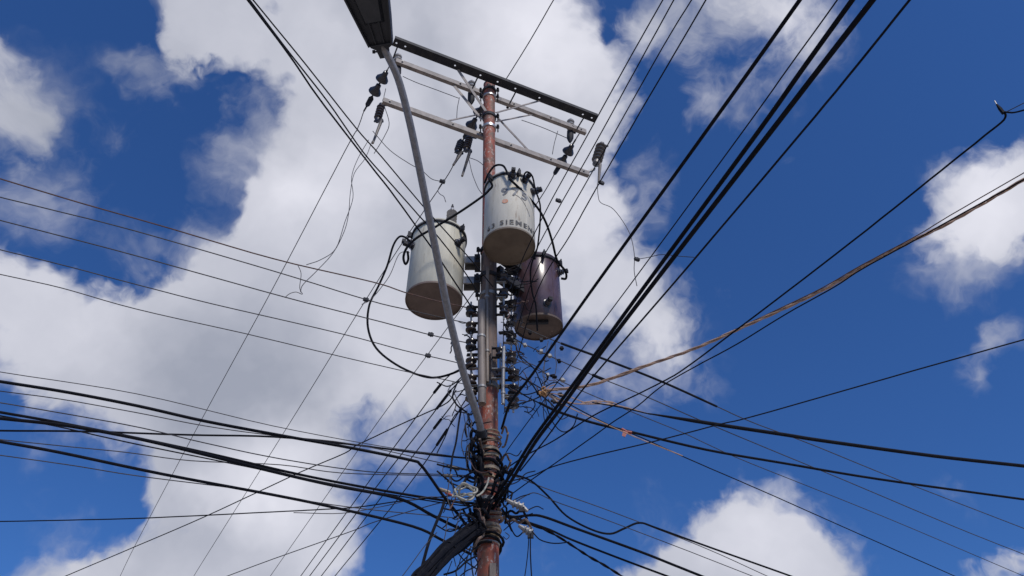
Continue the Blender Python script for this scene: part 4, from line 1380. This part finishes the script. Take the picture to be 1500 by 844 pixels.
# brown/tan connectors left of pole
for (a, b_, w, m, lb_) in [((656, 683), (673, 688), 5, 'fiber', 'brown connector sleeve left of the wrapped shaft'), ((650, 697), (663, 697), 5, 'fiber', 'dark brown connector sleeve on the level wire'),
                           ((642, 716), (660, 722), 5.5, 'strap', 'tan knotted connector beside the cream coil'), ((652, 722), (668, 728), 4, 'redtag', 'reddish taped connector beside the cream coil')]:
    splice(*a, *b_, 5.5, 5.5, w, lb_, m, 'wire connectors left of the shaft', 'wire_connector')

# silver clamps on the right of the shaft
for (pts, lb_) in [([(742, 732), (752, 738), (764, 742), (773, 749)], 'bright silver dead-end clamp right of the wrapped shaft'), ([(760, 770), (768, 775), (777, 780), (782, 783)], 'dull silver clamp block with two hanging wires')]:
    P = [aty(x, y, 5.5) for x, y in pts]
    t = thing('dead_end_clamp', lb_, 'clamp', P[0], 'silver clamps right of the pole')
    MB().tube(P, [.012, .02, .022, .012], 8).build('wedge', 'clampsteel', t)
    m = MB()
    for k in range(3):
        m.lathe(P[1].lerp(P[2], k / 2), (P[2] - P[1]), [(.03, 0), (.032, .006), (.03, .012)], 10)
    m.build('rings', 'clampsteel', t)
    MB().box(P[2] + Vector((0, -.01, -.03)), (.022, .012, .018)).build('keeper', 'darksteel', t)

# orange knot and red tag
kn = thing('orange_knot', 'orange tied knot where tan wires gather right of the pole', 'knot', aty(797, 575, 5.3))
kr = random.Random(3)
for k in range(6):
    c = aty(797 + kr.uniform(-2, 2), 575 + kr.uniform(-3, 3), 5.3)
    a0 = kr.uniform(0, 6)
    axx = Vector((kr.uniform(-1, 1), kr.uniform(-1, 1), kr.uniform(-1, 1))).normalized()
    u = axx.orthogonal().normalized()
    v = axx.cross(u)
    MB().tube([c + (u * math.cos(a) + v * math.sin(a)) * (.022 + .012 * math.sin(a * 2)) for a in [a0 + i * .5 for i in range(14)]], .006, 5).build('loop', 'orange', kn)
for k in range(5):
    c = aty(797, 575, 5.3)
    e2 = aty(797 + kr.choice([-16, 14, 18, -10]) + kr.uniform(-3, 3), 575 + kr.uniform(-16, 16), 5.3)
    MB().tube([c, c.lerp(e2, .5) + Vector((0, 0, .02)), e2], .004, 5).build('tail', kr.choice(['orange', 'tan', 'cream_wire']), kn)
rt = thing('red_tape_tag', 'small red tape tag tied on the medium right cable', 'tape tag', aty(918, 632, 5.5))
m = MB()
m.tube([aty(911, 629, 5.5), aty(918, 633, 5.49), aty(925, 634, 5.5)], .014, 8)
m.build('wrap', 'redtag', rt)
m = MB()
m.add([aty(913, 631, 5.47), aty(920, 633, 5.47), aty(915, 641, 5.46), aty(911, 638, 5.46), aty(913, 631, 5.46), aty(920, 633, 5.46), aty(915, 641, 5.45), aty(911, 638, 5.45)],
      [(0, 1, 2, 3), (7, 6, 5, 4), (0, 4, 5, 1), (1, 5, 6, 2), (2, 6, 7, 3), (3, 7, 4, 0)])
m.build('flag', 'redtag', rt)

# gathered tan wires right of the knot
for p, lb_ in [([(798, 575), (830, 580), (860, 590), (890, 588), (905, 592)], 'tan wire running right from the orange knot, upper'),
               ([(798, 578), (825, 588), (850, 592), (870, 587), (895, 590)], 'tan wire running right from the orange knot, lower'),
               ([(852, 590), (870, 588), (885, 592), (899, 590)], 'pale tan wire twisted over the start of thick right cable'),
               ([(800, 578), (830, 595), (880, 618), (930, 640), (1000, 668)], 'long faint tan wire sagging right under the red tag')]:
    wire(p, 2.0, ('Y', 5.3), ('Y', 5.5), 'tan', lb_, group='tan wires gathered at the orange knot', name='tan_wire', ext1=False, n=6)

# random short tails in the thicket right and left of the racks
extra = [
    ([(799, 583), (802, 600), (812, 622), (826, 633), (840, 624), (846, 606)], 2.0, 'hanging loop of thin wire below the orange knot, outer'),
    ([(803, 584), (812, 602), (822, 614), (832, 610)], 1.6, 'hanging loop of thin wire below the orange knot, inner'),
    ([(798, 586), (796, 604), (800, 622), (810, 632)], 1.6, 'thin curved wire dropping left of the loops under the orange knot'),
    ([(744, 600), (760, 592), (780, 586), (797, 578)], 2.4, 'dark wire from lower right spools to the orange knot'),
    ([(746, 572), (770, 578), (790, 572), (812, 560), (826, 566)], 2.2, 'wavy dark wire passing behind the orange knot'),
    ([(752, 548), (776, 560), (788, 575), (806, 590), (818, 604)], 2.6, 'dark jumper from lower spools to the medium right cable'),
    ([(760, 520), (782, 540), (790, 556), (796, 572)], 2.2, 'dark jumper from upper spools down to the orange knot'),
    ([(744, 540), (762, 530), (784, 536), (800, 548)], 1.8, 'thin wire bowed over the lower right spools'),
    ([(690, 590), (676, 600), (664, 612), (652, 640), (640, 664)], 2.0, 'dark wire curving down left from the lowest left spool'),
    ([(692, 600), (681, 625), (676, 650), (680, 668)], 1.8, 'slack wire between lamp arm foot and wrapped shaft'),
    ([(664, 560), (656, 575), (668, 590), (662, 610)], 1.8, 'zigzag thin wire under the big black loop end'),
    ([(640, 690), (652, 700), (664, 712), (672, 730), (690, 742)], 3.0, 'black cable tail passing behind the cream coil'),
    ([(655, 705), (672, 712), (690, 716), (704, 712)], 2.6, 'black cable crossing the top of the cream coil'),
    ([(650, 745), (668, 748), (684, 744), (700, 736)], 3.0, 'black cable crossing below the cream coil'),
    ([(664, 760), (676, 752), (690, 758), (700, 770)], 3.4, 'black arched cable just above the slanting closure'),
    ([(640, 770), (655, 778), (668, 776), (684, 766)], 2.6, 'black sagging cable meeting the top of the closure'),
    ([(700, 800), (694, 812), (700, 826), (696, 842)], 2.4, 'wavy dark wire beside the red lower shaft'),
    ([(676, 800), (690, 806), (700, 800)], 2.2, 'short dark wire bridging closure and shaft'),
    ([(672, 846), (684, 836), (696, 830), (704, 818)], 2.2, 'dark wire rising to the shaft from below the closure'),
    ([(660, 700), (664, 720), (660, 740), (666, 758)], 1.8, 'thin vertical dark wire left of the cream coil'),
    ([(733, 672), (744, 664), (757, 668), (764, 660)], 2.0, 'short kinked wire right of the wrapped shaft'),
    ([(740, 712), (758, 706), (770, 694), (784, 690)], 2.0, 'thin wire leaving right from the cable crossing'),
    ([(736, 744), (748, 736), (762, 728), (776, 724)], 2.0, 'thin wire rising over the bright silver clamp'),
    ([(772, 748), (786, 742), (796, 746)], 2.0, 'stub wire beyond the bright silver clamp'),
    ([(745, 752), (748, 772), (757, 786), (768, 778)], 2.4, 'black loop left of the dull silver clamp'),
    ([(640, 560), (655, 566), (668, 560), (680, 548)], 2.4, 'dark connector wire under the big black loop end'),
]
for p, w, lb_ in extra:
    wire(p, w, ('Y', 5.5), ('Y', 5.55), 'navy' if w > 1.9 else 'wire', lb_, group='loose wires in the tangle around the shaft', name='loose_wire', ext1=False)
bu = random.Random(31)
where = ['behind the lamp arm clamp', 'left of the lamp arm clamp', 'below the lamp arm clamp', 'above the upper tan straps', 'beside the upper tan straps', 'left of the galvanized strap', 'level with the thick left cable end', 'above the cream coil',
         'beside the cream coil tail', 'right of the upper tan straps', 'under the crossing of the thick right cables', 'above the closure top', 'beside the lowest tan straps', 'left of the lowest tan straps']
for i, wd_ in enumerate(where):
    left = i not in (9, 10)
    x0 = (694 if left else 738) + bu.uniform(-7, 7)
    y0 = 636 + i * 9.5 + bu.uniform(-4, 4)
    c = aty(x0, y0, 5.66)
    rx, rz = bu.uniform(.025, .055), bu.uniform(.05, .10)
    ph = bu.uniform(0, 6)
    Q = [c + Vector((rx * math.cos(a) + .01 * math.sin(2 * a + ph), .04 * math.sin(a + ph), rz * math.sin(a) + .012 * math.cos(3 * a))) for a in [ph + k * .36 for k in range(int(bu.uniform(11, 19)))]]
    tag(MB().tube(Q, bu.choice([.006, .008, .011, .013]), 6).build('bunched_cable', bu.choice(['black', 'navy', 'black'])), 'bunched black cable bend ' + wd_, 'cable', 'bunched cable bends against the shaft')

tg = random.Random(21)
for i in range(128):
    if i >= 104:
        x0, y0 = tg.uniform(730, 765), tg.uniform(392, 590)
        lab, grp = 'dark wire tail packed between the pole and the maroon tank', 'dark wire tails between pole and maroon tank'
    elif i >= 92:
        x0, y0 = tg.uniform(660, 700), tg.uniform(450, 600)
        lab, grp = 'thin wire tail twisted round the left spool row', 'wire tails around the left spools'
    elif i >= 70:
        x0, y0 = tg.uniform(645, 700), tg.uniform(600, 790)
        lab, grp = 'dark wire tail in the tangle left of the wrapped shaft', 'dark wire tails left of the shaft'
    elif i < 40:
        x0, y0 = tg.uniform(742, 800), tg.uniform(495, 600)
        lab, grp = 'thin curly wire tail in the thicket between spools and orange knot', 'curly wire tails right of the spools'
    elif i < 56:
        x0, y0 = tg.uniform(732, 765), tg.uniform(390, 500)
        lab, grp = 'dark wire tail packed between the pole and the maroon tank', 'dark wire tails between pole and maroon tank'
    else:
        x0, y0 = tg.uniform(655, 700), tg.uniform(450, 600)
        lab, grp = 'thin wire tail twisted round the left spool row', 'wire tails around the left spools'
    Y = 5.6 if i < 40 else 5.55 if 70 <= i < 92 else 5.72
    ang = tg.uniform(-.6, 1.2)
    ln = tg.uniform(7, 22)
    pts = [(x0, y0)]
    for k in range(4):
        ang += tg.uniform(-.9, .9)
        pts.append((pts[-1][0] + ln / 3 * math.cos(ang), pts[-1][1] + ln / 3 * math.sin(ang)))
    P = path3(pts, ('Y', Y), ('Y', Y + tg.uniform(-.15, .1)), 4)
    tag(MB().tube(P, tg.choice([.003, .004, .005] if (i < 40 or i >= 70) else [.0035, .0045, .006, .008]), 5).build('wire_tail', tg.choice(['navy', 'black', 'wire', 'navy', 'wire', 'copper'])), lab, 'wire', grp)
# connectors along the wires near the racks
for i in range(26):
    if i < 14:
        f = tg.random()
        x, y = 762 + 60 * f + tg.uniform(-3, 3), tg.choice([483, 503, 530, 552, 565]) + 28 * f
        lab, grp = 'small dark connector on a wire just right of the spools', 'small connectors right of the spools'
        Y = 5.6
    else:
        x, y = tg.uniform(735, 760), tg.uniform(388, 500)
        lab, grp = 'dark clamp bolt packed between the pole and the maroon tank', 'dark clamps between pole and maroon tank'
        Y = 5.78
    c = aty(x, y, Y)
    m = MB()
    d = Vector((tg.uniform(.5, 1), tg.uniform(-.3, .3), tg.uniform(-.7, .1))).normalized()
    if i >= 14:
        d = Vector((tg.uniform(-1, 1), tg.uniform(-1, 1), tg.uniform(-1, 1))).normalized()
    hh = tg.uniform(.03, .07)
    m.lathe(c, d, [(.006, 0), (.013, .006), (.013, hh - .006), (.006, hh)], 8)
    m.box(c + d * hh * .5, (.012, .018, .012))
    tag(m.build('wire_connector', tg.choice(['darksteel', 'black', 'darksteel', 'galv'])), lab, 'connector', grp)
# guide brackets filling behind the right racks
for k, (x0, y0, x1, y1) in enumerate([(730, 400, 758, 400), (731, 446, 756, 440), (731, 488, 752, 486), (733, 540, 760, 543), (735, 566, 760, 566), (735, 582, 758, 584), (706, 462, 684, 462), (706, 520, 684, 520), (706, 570, 684, 572)]):
    MB().beam(aty(x0, y0, 5.8), aty(x1, y1, 5.76), .035, .014).build('rack_bracket', 'darksteel', pole)
